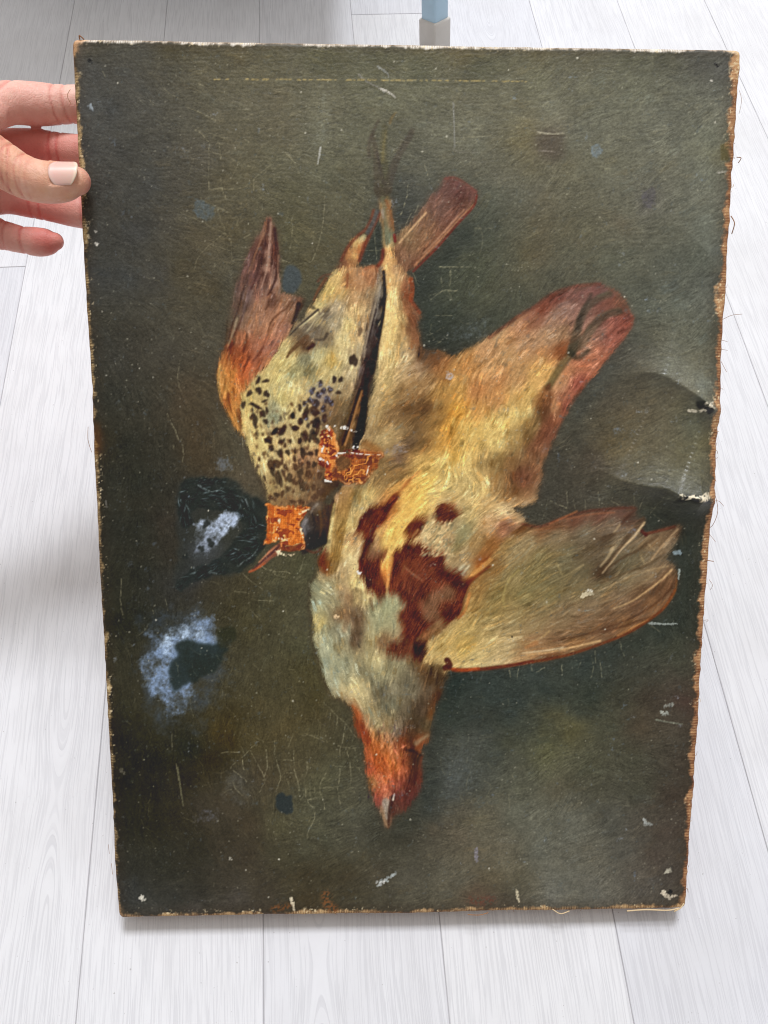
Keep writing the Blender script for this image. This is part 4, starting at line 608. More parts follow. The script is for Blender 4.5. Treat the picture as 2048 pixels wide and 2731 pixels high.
    for pts, w, col, a in (([(1290,920),(1350,860),(1410,810)], 16, (196, 136, 66), .8), ([(1240,980),(1320,920),(1400,860)], 10, (120, 52, 28), .7), ([(1180,880),(1230,830)], 8, (206, 200, 160), .5), ([(1200,920),(1250,850)], 7, (206, 200, 160), .5), ([(1230,660),(1310,580)], 6, (196, 184, 130), .5), ([(1250,1060),(1220,1180),(1170,1240)], 8, (196, 112, 48), .6), ([(680,800),(660,920),(640,1010)], 9, (226, 150, 66), .7), ([(780,870),(840,920),(900,960)], 5, (160, 108, 70), .6), ([(420,1060),(420,1250),(400,1420)], 34, (112, 86, 62), .45), ([(360,1090),(350,1230),(330,1330)], 22, (130, 96, 66), .4), ([(870,590),(830,640)], 8, (206, 150, 90), .6), ([(345,320),(300,520),(265,760),(240,880)], 40, (148, 110, 54), .6), ([(255,400),(228,560),(205,700)], 8, (214, 186, 110), .7), ([(520,1100),(540,1180)], 10, (130, 100, 70), .5), ([(210,830),(200,900)], 10, (140, 80, 40), .6), ([(660,520),(600,640),(560,740)], 6, (206, 150, 80), .6), ([(640,560),(560,690),(500,790)], 5, (190, 140, 90), .5), ([(1000,470),(960,560),(900,690)], 5, (214, 190, 130), .5)):
        line('H', pts, w, col, a, w*.6, 1.3)
    # head of the large bird: eye, beak, ear tuft
    line('J', [(860,780),(900,750),(945,720)], 13, (150, 130, 92), .6, 6, 1.6); line('J', [(640,1215),(650,1270),(648,1330)], 22, (150, 136, 116), .75, 10, 1.2); line('J', [(690,1180),(665,1270),(655,1400)], 14, (74, 44, 34), .8, 5, 1.); line('J', [(600,1250),(630,1350),(652,1400)], 8, (150, 112, 76), .7, 4, 1.)
    line('J', [(690,1195),(700,1150)], 6, (214, 196, 170), .8, 2, .7); line('J', [(800,830),(850,840),(905,880)], 9, (54, 40, 30), .7, 4, 1.2); line('J', [(900,880),(885,960),(900,1060)], 6, (110, 54, 36), .6, soft=1.)
    for _ in range(240):        # short feather touches round face and bib
        x, y = rng.uniform(490, 790), rng.uniform(640, 1180)
        p = T('J', [(x, y)])[0]; b = bil(cv.c, np.array([p[0]]), np.array([p[1]]))[0]
        dab(*p, rng.uniform(.7, 1.3), rng.uniform(2.5, 6), rng.normal(.05, .35), np.clip(b*rng.choice([.72, .85, 1.2, 1.32])+rng.normal(0, 6, 3), 20, 245), .6, .6, irr=.4)
    # ------ feather-like drag of the brush over everything
    sm = blur(rng.normal(0, 1, (PH, PW)).astype(np.float32), 1.2)*4
    fb2 = lic(sm, a_bd, 7)*1.3; gb2 = lic(sm, a_bg, 9)*1.2
    B = blur(birds, 1.5)
    pt = np.clip(.75+.7*noise(24, oct=2), .15, 1.6)
    tone = B*(fb*.04+fb2*.06)*pt+(1-B)*(gb*.055+gb2*.05)*pt
    cv.c *= (1+tone)[..., None]
    mott = noise(26, oct=4, pers=.75); mot2 = noise(7, oct=3, pers=.8)
    cv.c *= (1+(1-B)*(.055*mott+.07*mot2)+B*.03*mot2)[..., None]
    lm = cv.c.mean(-1, keepdims=True); bl = blur(lm[..., 0], 14)[..., None]
    k = B[..., None]*1.
    cv.c += k*((lm-bl)*.42+(lm-cv.c)*.05+(np.clip(lm-130, 0, 200)*.03))                      # crisper lights, less raw colour on the birds
    vm = (region('F', [(1000,850),(1400,720),(1640,900),(1600,1100),(1300,1400),(1120,1700),(1050,1500),(1150,1200),(1050,1000)], 14)*B)[..., None]
    hm = (region('J', [(420,560),(700,640),(900,780),(900,1080),(800,1280),(650,1400),(560,1180),(480,850)], 8)*B)[..., None]
    cv.c += hm*((cv.c.mean(-1, keepdims=True)-cv.c)*.12-3)
    cv.c += vm*((cv.c.mean(-1, keepdims=True)-cv.c)*.24-4)
    cv.h += B*(fb*.07+fb2*.06)*pt+(1-B)*(gb*.07+gb2*.05+mot2*.06)
    lum = cv.c.mean(-1)/255
    cv.h += B*.10*blur(lum, 2)
    cv.g += .35+.12*noise(60, oct=3)
    # ------ old retouching: thick dull green-black paint left of the thrush
    ov = region('D', [(690,900),(860,885),(1010,910),(1080,990),(1205,1050),(1215,1180),(1200,1320),(1130,1420),(1020,1490),(860,1500),(720,1560),(690,1600),(640,1560),(740,1470),(900,1400),(1000,1300),(1060,1200),(1030,1110),(900,1090),(760,1080),(740,1180),(690,1200),(655,1120),(655,1000)], 1.5, 4, 10)
    lay(region('D', [(670,910),(860,880),(1020,905),(1090,985),(1205,1045),(1218,1180),(1205,1320),(1130,1420),(1010,1490),(860,1510),(700,1600),(640,1570),(650,1300),(640,1100)], 3, 6, 14), (44, 49, 46), .6, .03, .7)
    ov *= np.clip(.82+.5*noise(16, oct=3), .2, 1)
    lay(ov, (25, 34, 32), .95, .12, .9)
    rip = lic(rng.normal(0, 1, (PH, PW)).astype(np.float32), ang([('D', 750, 950, 1, -.3), ('D', 950, 930, 1, .3), ('D', 1100, 1100, .3, 1), ('D', 1150, 1250, 1, .1), ('D', 1050, 1420, 1, -.4), ('D', 700, 1100, .2, 1), ('D', 800, 1550, 1, -.5)]), 6)*3
    cv.h += ov*rip*.28; cv.c += (ov*np.clip(rip-1.2, 0, 2)*26)[..., None]*np.array((.9, 1., 1.))  # gloss highlights on the ripples, painted in as lighter pigment
    lay(np.clip(blur(ov, 6)-ov, 0, 1), (64, 66, 70), .35)
    ao = ang([('D', 750, 950, 1, -.3), ('D', 950, 930, 1, .3), ('D', 1100, 1100, .3, 1), ('D', 1150, 1250, 1, .1), ('D', 1050, 1420, 1, -.4), ('D', 700, 1100, .2, 1), ('D', 800, 1550, 1, -.5)])
    yo, xo = np.nonzero(ov > .7)
    for i in rng.integers(0, len(yo), 130):  # painted glints and darks of the glossy wrinkles
        x, y = float(xo[i]), float(yo[i]); a0 = float(ao[int(y), int(x)])+rng.normal(0, .25); L = rng.uniform(2, 6)
        dab(x, y, L, rng.uniform(.5, .9), a0, rng.choice([(112, 126, 128), (86, 98, 96), (10, 14, 14), (14, 18, 18)]), rng.uniform(.4, .85), .45, rng.uniform(.1, .4), .3)
    for pts, w in (([(780,930),(860,970),(940,950)], 5), ([(1080,1020),(1100,1080)], 4), ([(1030,1440),(1120,1380),(1170,1310)], 4), ([(750,1450),(770,1490)], 4), ([(850,1480),(920,1490)], 4)):
        line('D', pts, w, (150, 160, 160), .6, w*.3, .8, .1, dry=.6)
    def glare_bloom(fr, pts, col, a, f, cell=10, amp=10, thr=-.1, gain=1.7):  # pale patches; the blue-white ones are sky reflections painted as pigment
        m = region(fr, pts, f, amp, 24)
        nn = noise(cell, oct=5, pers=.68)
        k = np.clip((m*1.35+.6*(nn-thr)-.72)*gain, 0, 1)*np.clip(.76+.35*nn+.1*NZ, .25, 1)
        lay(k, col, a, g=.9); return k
    glare_bloom('D', [(790,1110),(850,1120),(900,1110),(1010,1080),(1035,1120),(1000,1210),(950,1260),(880,1310),(800,1340),(735,1310),(760,1200),(770,1140)], (188, 202, 224), .97, 6, 15, 9, -.25, 1.3)  # first sky reflection on the gloss, painted as pigment
    lay(region('D', [(740,1280),(900,1260),(930,1340),(860,1420),(740,1420)], 8, 8), (78, 82, 88), .5)
    for x, y, r in ((832,1175,20),(858,1295,22),(800,1330,18),(700,1380,16)):
        p = T('D', [(x, y)])[0]; dab(*p, r*.42*BS, r*1.25*.42*BS, 0, (38, 42, 40), .9, .8, irr=.5)
    glare_bloom('D', [(880,780),(930,750),(1000,780),(990,840),(900,860),(850,840)], (120, 128, 138), .55, 5, 6, 8, .05)
    # second sky reflection (below), painted as pigment, with its dark island
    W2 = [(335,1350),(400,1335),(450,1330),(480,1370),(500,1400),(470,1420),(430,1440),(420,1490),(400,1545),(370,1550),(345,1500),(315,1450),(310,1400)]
    glare_bloom('W', [(300,1330),(420,1310),(500,1380),(480,1500),(420,1580),(340,1600),(305,1500)], (70, 84, 100), .6, 22, 20, 14, -.2, .8)
    glare_bloom('W', W2, (140, 164, 198), .9, 9, 18, 18, -.25, 1.2)
    glare_bloom('W', [(360,1350),(430,1345),(455,1380),(400,1410),(350,1420),(340,1380)], (190, 212, 236), .9, 10, 14, 14, -.1, 1.1)
    lay(region('W', [(395,1395),(440,1385),(490,1400),(470,1440),(420,1470),(375,1490),(365,1460),(385,1420)], 2.2, 9, 18), (30, 40, 36), .9, .06, .8)
    lay(region('W', [(470,1360),(505,1355),(510,1380),(480,1400)], 2, 3), (44, 46, 32), .8)
    glare_bloom('F', [(450,1060),(540,980),(640,960),(740,920),(820,960),(760,1020),(700,1080),(600,1110),(500,1120)], (112, 122, 124), .5, 9, 5, 10, .1, .9)
    glare_bloom('J', [(1000,800),(1250,760),(1350,950),(1300,1150),(1100,1200),(950,1270),(870,1260),(1000,1120),(1050,950)], (104, 112, 112), .42, 20, 5, 10, .0, .8)
    glare_bloom('K', [(960,400),(1060,350),(1110,420),(1100,560),(980,580),(930,480)], (96, 94, 84), .55, 8, 8, 8, -.1, .9)
    glare_bloom('K', [(760,640),(860,600),(960,580),(920,700),(820,720),(770,700)], (116, 118, 130), .6, 8, 6, 8, .0, 1.)
    glare_bloom('A', [(1230,1290),(1300,1270),(1360,1310),(1350,1370),(1290,1390),(1240,1360)], (82, 92, 94), .8, 3, 7, 5, -.5)
    glare_bloom('C', [(530,930),(580,910),(610,960),(570,1010),(530,990)], (120, 134, 142), .7, 2, 4, 4, -.2)
    glare_bloom('C', [(860,1210),(940,1200),(980,1220),(930,1310),(870,1330)], (84, 80, 84), .7, 4, 6, 6, -.3)
    glare_bloom('G', [(1300,430),(1420,380),(1530,400),(1500,440),(1380,470)], (150, 144, 150), .5, 4, 5, 6, 0.)
    glare_bloom('E', [(870,1480),(960,1440),(1080,1460),(1100,1560),(1020,1600),(900,1580)], (132, 138, 168), .3, 5, 4, 6, .2, 1.)
    glare_bloom('B', [(500,560),(560,700),(520,900),(480,1020),(440,900),(460,700)], (120, 122, 106), .4, 8, 5, 8, .1)
    glare_bloom('F', [(440,1280),(500,1290),(500,1330),(450,1330)], (206, 200, 206), .7, 2, 4, 4, -.1)
    # filled dents in the ground
    lay(region('E', [(700,640),(720,590),(770,570),(820,600),(840,660),(820,740),(780,780),(730,770),(695,720)], 1.5, 3), (66, 74, 76), .9, .05, .7)
    lay(region('K', [(1275,520),(1310,510),(1340,525),(1380,530),(1375,590),(1375,630),(1320,640),(1280,600)], 1., 3, 8), (40, 48, 48), .95, .12, .8)
    lay(region('C', [(215,850),(365,850),(370,920),(330,1020),(220,980)], 5, 6), (82, 72, 60), .6)
    lay(region('C', [(1355,920),(1415,910),(1410,1020),(1360,1020)], 1., 1, smooth=False), (98, 90, 52), .75)
    # ------ paint loss: bare orange ground with weave and cream edges
    def loss(fr, pts, base, dark, cream, amp=3, lines=1):
        m0 = region(fr, pts, 5, amp, 10); lay(m0, (120, 70, 38), .3)
        m = region(fr, pts, .8, amp*1.3, 11)
        n = noise(6, oct=3, pers=.8)
        wv = np.sin(XX*2*np.pi/3.2)*.5+np.sin(YY*2*np.pi/3.2+.4*XX/9)*.5
        col = np.array(base)[None, None]+(n*34+wv*20*lines)[..., None]*np.array((1, .75, .5))
        k = m[..., None]*.97; cv.c += (col-cv.c)*k
        dk = np.clip((noise(10, 7, oct=2, pers=.6)-.08)*5, 0, 1)*m; lay(dk, dark, .85)
        cr = np.clip((.16-np.abs(noise(8, 9, oct=2, pers=.5)))*9, 0, 1)*np.clip(noise(12)*2+.45, 0, 1)*m; lay(cr, cream, .95, .15)
        e = np.clip(m-blur(m, 2.2), 0, 1)*np.clip(noise(5)*1.5+.6, 0, 1); lay(e*2.2, (250, 214, 160), .75)
        cv.h[:] -= m*.12; cv.g[:] += (.7-cv.g)*m
    loss('G', [(445,828),(520,822),(600,828),(690,824),(772,832),(745,885),(690,940),(680,980),(700,1030),(718,1070),(712,1130),(680,1150),(620,1160),(560,1140),(540,1104),(438,1100),(450,1000),(455,900)], (216, 116, 42), (132, 50, 16), (255, 208, 128), 4)
    for pts in ([(470,830),(460,1000),(455,1095)], [(490,830),(485,1000),(470,1095)], [(610,830),(605,950),(590,1060)], [(640,830),(640,900)]): line('G', pts, 7, (172, 78, 26), .7, soft=.7)
    for pts in ([(560,1140),(620,1150),(690,1140)], [(570,1120),(640,1130),(700,1110)]): line('G', pts, 9, (104, 42, 20), .8, soft=.7)
    for pts in ([(520,1160),(560,1180),(620,1190),(650,1180)], [(540,1150),(530,1190)], [(700,1000),(715,1060)], [(690,880),(760,850)], [(540,930),(520,1000)], [(520,1060),(600,1080)]): line('G', pts, 8, (252, 226, 184), .9, 3, .6, dry=.5)
    loss('G', [(895,245),(930,260),(955,290),(970,350),(968,430),(960,520),(965,600),(940,640),(900,650),(870,600),(882,550),(845,500),(838,420),(850,320),(880,290)], (230, 142, 66), (150, 52, 18), (255, 226, 170), 3, .5)
    loss('G', [(965,470),(1040,430),(1140,420),(1250,425),(1305,440),(1275,520),(1215,590),(1170,662),(1080,664),(980,650),(930,630)], (158, 82, 32), (100, 46, 18), (230, 150, 70), 3.5, 1)
    for pts, w in (([(876,305),(884,340),(892,375)], 30), ([(918,415),(940,445)], 28), ([(858,495),(885,525)], 28), ([(905,605),(918,622)], 20), ([(1040,445),(1090,435),(1140,440)], 24)): line('G', pts, w, (104, 34, 16), .85, w*.6, .8, dry=.5)
    lay(region('G', [(960,490),(1020,460),(1070,490),(1040,560),(970,570)], 2, 3), (96, 72, 46), .75)
    lay(region('G', [(1140,400),(1210,350),(1260,370),(1300,420),(1230,430)], 3, 5), (140, 88, 40), .7)
    for pts, w in (([(1000,250),(1040,256),(1070,270),(1105,280)], 9), ([(1020,245),(1010,262)], 8), ([(890,240),(910,270)], 9), ([(930,240),(955,235)], 7), ([(1090,395),(1120,392)], 10), ([(970,440),(1060,436),(1150,446),(1290,452)], 5), ([(955,445),(970,470)], 7), ([(840,480),(880,490),(900,520)], 8), ([(860,390),(850,430)], 8), ([(880,640),(930,650)], 8), ([(1200,540),(1180,600)], 5)): line('G', pts, w, (248, 236, 220), .95, w*.4, .5, dry=.6)
    # ------ ageing: cracks, scratches, flecks
    def fleck(fr, pts, w, col):
        p = spline(T(fr, pts), False, 8); s_ = np.concatenate([[0], np.cumsum(np.hypot(*np.diff(p, axis=0).T))])
        ww = w*BS
        for d in np.arange(0, s_[-1]+.01, max(.7, ww*.28)):
            x, y = np.interp(d, s_, p[:, 0]), np.interp(d, s_, p[:, 1]); tp = 1-.5*d/(s_[-1]+.01)
            for _ in range(2):
                r = ww*rng.uniform(.12, .36)*tp+.25
                dab(x+rng.normal(0, ww*.2*tp), y+rng.normal(0, ww*.2*tp), r*rng.uniform(.8, 1.5), r, rng.uniform(0, 3), np.clip(np.array(col)*rng.uniform(.8, 1.06), 0, 255), rng.uniform(.5, .95), .4, .05, .5)
    def crack(fr, pts, w=2.4, col=(172, 164, 130), a=.64):
        p = spline(T(fr, pts), False, 4); p += rng.normal(0, .5, p.shape)
        x0, y0 = np.maximum(p.min(0)-5, 0).astype(int); x1, y1 = (p.max(0)+6).astype(int)
        x1, y1 = min(x1, PW), min(y1, PH)
        m = stroke_mask(p, w*BS, None, (x0, y0, x1, y1))*(.5+.5*rng.random())*np.clip(.75+.5*NZ[y0:y1, x0:x1], .1, 1)
        k = blur(m, .5); cv.c[y0:y1, x0:x1] += (np.array(col)-cv.c[y0:y1, x0:x1])*(k*a)[..., None]; cv.h[y0:y1, x0:x1] += k*.06
    CR = {'A': '''1010 520,1060 580,1150 630; 1130 420,1170 460,1210 470,1270 455; 1220 510,1280 540; 1170 670,1280 715,1370 770; 1210 790,1300 830,1420 870; 1330 955,1430 990,1530 1030,1600 1060; 1320 900,1315 1000,1318 1190; 1320 1195,1400 1190,1500 1190,1570 1160; 1260 1250,1340 1290,1440 1340; 1140 1340,1230 1380,1330 1430,1430 1475; 1380 900,1390 1000; 1390 1120,1400 1200,1430 1260; 1420 1470,1340 1530,1250 1620,1230 1700; 1455 1480,1460 1570,1465 1660; 1360 1550,1450 1580; 1465 1640,1570 1640; 1500 1380,1495 1430; 940 630,965 660; 1500 1030,1480 1090; 1600 1130,1600 1200; 1370 1310,1390 1380,1420 1450; 1330 1370,1325 1450; 640 440,660 480; 1230 810,1280 850,1310 890''',
          'B': '''510 1230,500 1400,470 1540,435 1640; 300 1380,305 1480,290 1570; 0 880,90 915; 60 1130,170 1040,210 1010; 20 1040,70 1060; 1030 1240,1000 1330,985 1360; 700 1210,760 1260; 770 1585,870 1582; 820 1440,840 1640; 1230 1690,1300 1690,1400 1690; 1300 1690,1305 1750; 1180 1870,1260 1840,1350 1840; 1260 1840,1310 1896; 1140 1040,1160 1110; 270 970,320 1030; 330 1670,440 1650; 240 1640,290 1660; 1100 1300,1070 1370; 100 1440,0 1500; 1560 860,1380 870''',
          'D': '''580 480,620 560,660 650; 670 640,685 720,680 790; 620 680,625 710; 1055 630,1060 690; 1060 1490,1120 1540,1190 1590; 1180 1440,1230 1470,1360 1485; 1230 1440,1270 1500,1330 1510; 1450 1390,1420 1480; 1330 1320,1440 1300; 1240 1620,1230 1680; 295 1520,290 1650,300 1750; 570 1650,590 1720; 480 1680,500 1740; 660 140,650 260,665 340; 1150 1660,1260 1660; 1310 1670,1340 1740; 1110 1720,1180 1790; 1010 1600,1100 1610; 1200 1340,1215 1400''',
          'F': '''350 830,430 770,520 775; 430 770,415 690; 460 770,490 835; 480 640,470 740; 410 625,610 622; 360 930,490 930; 380 1110,420 1090; 160 290,200 170,205 100; 170 400,240 260; 660 540,680 440,640 340; 330 1060,430 1005; 620 380,740 380; 240 660,270 740''',
          'I': '''705 195,760 220,800 240; 795 130,805 200,795 240; 690 180,660 300; 905 180,910 250; 840 180,850 240; 985 140,990 220; 1060 190,1110 220; 1185 150,1190 230; 1290 270,1330 200,1390 165; 1300 270,1370 320; 1115 1020,1130 1080,1150 1130; 950 1110,960 1180,945 1240; 970 1080,970 1150; 870 1180,900 1120; 1000 1150,1010 1240; 590 1150,600 1200; 460 1190,470 1230; 1280 920,1360 970; 520 1160,510 1230; 770 1150,775 1210; 630 1200,670 1180; 1240 170,1220 260''',
          'J': '''180 480,260 560,340 640,420 740; 340 640,310 790,290 890; 230 560,220 650; 280 800,380 815,480 810; 345 820,375 930,375 1090; 245 945,360 955,460 960; 410 820,425 910; 150 1110,220 1105,300 1105; 200 990,155 1080,150 1130,180 1220,185 1270; 275 1100,290 1180,300 1240; 45 1090,55 1200,110 1270,105 1350,65 1430,60 1480; 75 1080,85 1200; 110 1100,120 1190; 50 1195,125 1190; 55 920,60 980; 20 1010,45 1080; 280 580,270 650; 440 970,490 1060; 540 1170,545 1240; 370 1105,480 1110; 300 970,290 1080; 20 720,100 730,190 770; 1540 1160,1550 1260; 1570 1010,1580 1060''',
          'K': '''615 130,620 230; 640 320,660 440,690 580; 1060 280,1140 200; 930 250,1040 245; 1110 230,1160 330,1200 420,1170 500; 930 380,930 450; 1020 310,990 350,1040 390,1090 430; 1060 300,1070 360; 1000 430,1020 480; 950 500,1000 480,1060 520; 1260 180,1270 280,1300 400,1280 480; 1380 240,1390 330,1400 400,1420 490; 1340 380,1400 385; 1340 420,1360 470; 1380 130,1350 220; 1470 310,1465 370; 1210 230,1220 360; 1220 340,1190 430; 1450 130,1560 160,1600 190; 1320 300,1390 305'''}
    for fr, t in CR.items():
        for s in t.split(';'):
            crack(fr, [tuple(map(float, q.split())) for q in s.split(',')], rng.uniform(1.5, 2.3))
    for _ in range(260):          # finer net over the left and lower half
        x, y = rng.uniform(300, 1100), rng.choice([rng.uniform(250, 800), rng.uniform(1250, 1800)])
        L = rng.uniform(14, 50); a = rng.choice([rng.normal(.45, .3), rng.normal(1.5, .25)]); b = rng.normal(0, .35)
        crack('W', [(x, y), (x+L*math.cos(a)*.5, y+L*math.sin(a)*.5), (x+L*math.cos(a+b), y+L*math.sin(a+b))], rng.uniform(1., 1.7), (152, 144, 110), .4)
    for fr, pts, w, col in (('B', [(1320,650),(1325,760),(1330,940)], 3, (140,138,126)), ('B', [(1320,940),(1360,965),(1480,965)], 2.2, (126,122,106)), ('B', [(482,930),(475,980),(465,1035)], 5, (186,184,172)), ('B', [(840,420),(900,460),(912,490)], 5, (140,140,130)), ('B', [(860,560),(920,590),(955,618)], 6, (190,184,170)), ('B', [(720,470),(780,520),(860,560)], 4, (130,126,112)), ('C', [(200,840),(270,850),(370,848)], 4, (168,160,136)), ('C', [(1340,1098),(1405,1092)], 4, (200,196,180)), ('C', [(205,955),(310,965)], 3, (130,120,106)), ('J', [(590,1815),(640,1780),(715,1740)], 14, (176,182,178)), ('J', [(585,1820),(625,1800)], 18, (206,206,200)), ('J', [(1300,1640),(1310,1550)], 10, (140,134,140)), ('I', [(1290,918),(1380,922),(1455,920)], 6, (150,156,148)), ('I', [(1440,500),(1480,495)], 22, (140,156,160)), ('I', [(1465,600),(1460,660)], 5, (160,168,160)), ('L', [(270,990),(275,1030),(285,1055)], 9, (228,214,180)), ('K', [(1370,1175),(1380,1210),(1390,1255)], 10, (236,222,190)), ('L', [(1040,45),(1110,58),(1190,70)], 4, (120,120,104)), ('L', [(40,760),(45,820)], 9, (140,134,134)), ('K', [(650,340),(665,430),(688,580)], 4, (100,96,72)), ('A', [(565,660),(582,690)], 12, (150,160,166)), ('I', [(1430,1395),(1370,1410)], 10, (150,150,140)), ('L', [(1070,8),(1110,12)], 14, (170,172,160)), ('L', [(980,615),(1020,625)], 14, (150,152,146)), ('L', [(1100,880),(1125,880)], 16, (190,184,164)), ('L', [(1080,1000),(1110,1030),(1150,1020)], 14, (236,222,196)), ('K', [(415,1155),(430,1175),(450,1180)], 14, (244,238,220)), ('I', [(920,735),(945,735),(960,740)], 26, (206,192,158)), ('I', [(925,720),(950,725)], 10, (240,232,210)), ('A', [(600,1535),(615,1550)], 11, (238,232,218)), ('A', [(605,1455),(608,1465)], 9, (220,214,200)), ('C', [(1298,512),(1302,516)], 8, (220,214,200)), ('K', [(985,920),(990,925)], 9, (226,220,200)), ('H', [(435,905),(445,908)], 10, (250,250,246)), ('G', [(965,1635),(972,1645)], 14, (240,206,158)), ('D', [(195,1030),(200,1070)], 8, (110,108,100)), ('A', [(560,375),(572,390)], 14, (18,16,14)), ('C', [(1325,415),(1338,425)], 12, (14,12,10)), ('I', [(475,990),(480,992)], 8, (26,22,18)), ('K', [(290,360),(310,380)], 14, (110,106,92)), ('L', [(1110,995),(1130,1000)], 10, (14,12,10))):
        fleck(fr, pts, w, col)
    # dashed yellow line along the top stretcher bar
    xs = np.arange(440, 1150, 4.2)
    for x in xs:
        d = 1 if 560 < x < 870 or 920 < x < 1120 else .4
        if rng.random() < .62*d: line('W', [(x, 170.5+(x-560)*.0105+rng.normal(0, .5)), (x+rng.uniform(2, 5), 170.6+(x-560)*.0105+rng.normal(0, .5))], rng.uniform(2, 4.), (190, 166, 104), .68, soft=.6)
    # dust specks, fibres, grime
    for _ in range(2200):
        x, y = rng.uniform(8, PW-8), rng.uniform(8, PH-8); r = rng.uniform(.45, 1.05)
        dab(x, y, r, r*rng.uniform(.7, 1.4), rng.uniform(0, 3), (176, 172, 150), rng.uniform(.2, .75), .5, .04)
    for _ in range(60):
        x, y = rng.uniform(30, PW-30), rng.uniform(30, PH-30); r = rng.uniform(1, 1.7)
        dab(x, y, r, r, 0, (218, 212, 192), rng.uniform(.5, .9), .5, .05)
    for _ in range(260):
        x, y = rng.uniform(8, PW-8), rng.uniform(8, PH-8)
        L = rng.uniform(4, 14); a = rng.uniform(0, 3.14)
        line('W', [((x/BS+PX0)/1.23448, (y/BS+PY0)/1.23448), ((x/BS+PX0)/1.23448+L*math.cos(a), (y/BS+PY0)/1.23448+L*math.sin(a))], 1.5, (170, 164, 136), .3, soft=.5, sub=1)
    # fine grain of canvas and dust
    gr = blur(rng.normal(0, 1, (PH, PW)).astype(np.float32), .7)*2
    cv.c *= (1+.045*gr*(1-.4*B))[..., None]
    cv.h += gr*.012
    haze = np.clip(noise(50, oct=4, pers=.6)*.6, 0, 1)*(1-.8*B)
    dust = np.clip(blur(rng.normal(0, 1, (PH, PW)).astype(np.float32), .8)*2.4-.5, 0, 2)
    cv.c += (haze*dust*16)[..., None]*np.array((1, 1, .9))
    gm = region('M', [(420,620),(800,500),(1100,480),(1230,700),(1210,1000),(1200,1600),(1000,1600),(700,1520),(420,1400),(600,1100)], 22, 6); cv.g += gm*.55
    # ------ two tears at the right border
    lay(region('M', [(1085,900),(1130,890),(1160,930),(1205,965),(1200,985),(1150,975),(1110,950)], 1., 3, 6), (20, 19, 16), .95, -.3)
    lay(region('M', [(1075,870),(1120,880),(1150,920),(1110,930)], 2.5, 3, 6), (52, 54, 46), .7)
    for pts, w in (([(1050,962),(1080,968),(1120,968),(1130,952),(1150,966)], 9), ([(1150,915),(1190,925),(1215,945)], 12), ([(1180,925),(1210,905)], 12)): line('M', pts, w, (226, 216, 192), .95, w*.5, .5, .15, dry=.35)
    lay(region('M', [(960,1590),(1040,1578),(1110,1600),(1180,1618),(1175,1640),(1090,1630),(1000,1625),(930,1640)], 2, 3, 6), (24, 24, 20), .85, -.2)
    for pts, w in (([(955,1578),(985,1592),(1030,1585),(1070,1582),(1110,1605)], 13), ([(1100,1600),(1140,1575),(1160,1570)], 18), ([(1130,1600),(1170,1590)], 16)): line('M', pts, w, (226, 214, 186), .95, w*.6, .5, .15, dry=.45)
    # ------ worn edges: bare canvas along the border (EDGE: distance field in plan units, l r t b)
    dl, dr, dt, db = edge_dist()
    wv = (np.sin(XX*2*np.pi/2.9)*np.sin(YY*2*np.pi/2.9))
    n = noise(9, oct=3, pers=.7); big_n = noise(70, oct=2)
    cxw = np.minimum(np.minimum(dl, dr), np.minimum(dt, db))
    lad = np.sin(YY*2*np.pi/4.3+3*noise(40, oct=2))*np.clip(.7+.8*noise(16), 0, 1); lad2 = np.sin(XX*2*np.pi/4.0+3*noise(40, oct=2))*np.clip(.6+.8*noise(16), 0, 1)
    side_n = noise(40, oct=3, pers=.7)
    for d, wid, colA, colB, thr, ld in ((dl, 20, (182, 156, 112), (64, 46, 34), .34, lad), (dr, 28, (200, 156, 112), (116, 72, 50), -.2, lad), (dt, 13, (230, 224, 212), (132, 108, 84), -.05, lad2), (db, 23, (206, 172, 126), (92, 62, 42), .0+.5*np.clip(1-(XX-PW*.1)/(PW*.35), 0, 1), lad2)):
        lay(np.clip(1-d/(wid*2.6), 0, 1)**1.5, (52, 40, 30), .45)
        k = np.clip((1-d/wid)*2.7+n*.8+side_n*.9-thr-.4, 0, 1)
        mix = np.clip(.5+.3*ld+.25*wv+.4*n+.35*side_n, 0, 1)[..., None]
        cl = np.array(colB)*(1-mix)+np.array(colA)*mix
        cv.c += (cl-cv.c)*(k*.94)[..., None]; cv.h += k*ld*.12
        cr = np.clip((noise(3, oct=2, pers=.7)+.5*side_n-.68)*4, 0, 1)*np.clip((1-d/(wid*1.4))*2.5, 0, 1)
        lay(cr, (226, 206, 166), .75, .06); cv.g *= 1-k*.8
    # outermost thread line is rust brown
    lay(np.clip(1-dr/7, 0, 1), (132, 82, 54), .4); lay(np.clip(1-db/5, 0, 1), (150, 104, 70), .5); lay(np.clip(1-dl/6, 0, 1)*np.clip(big_n+.4, 0, 1), (120, 70, 44), .6)
    # worn corners
    for d1, d2, col in ((dl, dt, (206, 158, 116)), (dr, dt, (214, 176, 128)), (dr, db, (206, 170, 124)), (dl, db, (176, 140, 104))):
        k = np.clip(1.6-(np.maximum(d1, 0)+np.maximum(d2, 0))/38+n*.5, 0, 1)*np.clip(1.5-np.minimum(d1, d2)/17, 0, 1)*np.clip(.8+.5*wv+.4*n, .3, 1); lay(k, col, .9)
    for pts, w, col in (([(1260,1240),(1300,1230),(1350,1225)], 16, (150, 84, 40)), ([(1590,1150),(1600,1210),(1640,1240)], 24, (156, 92, 50))): line('K', pts, w, col, .55, soft=2.5, dry=.8)
    line('L', [(20,1040),(80,1050),(130,1040)], 22, (112, 60, 46), .5, soft=3, dry=.8)
    line('D', [(120,560),(140,640),(130,720)], 26, (110, 66, 30), .5, soft=5)
    cv.c += .55*(cv.c-blur(cv.c, 1.4))
    np.clip(cv.c, 3, 252, out=cv.c)

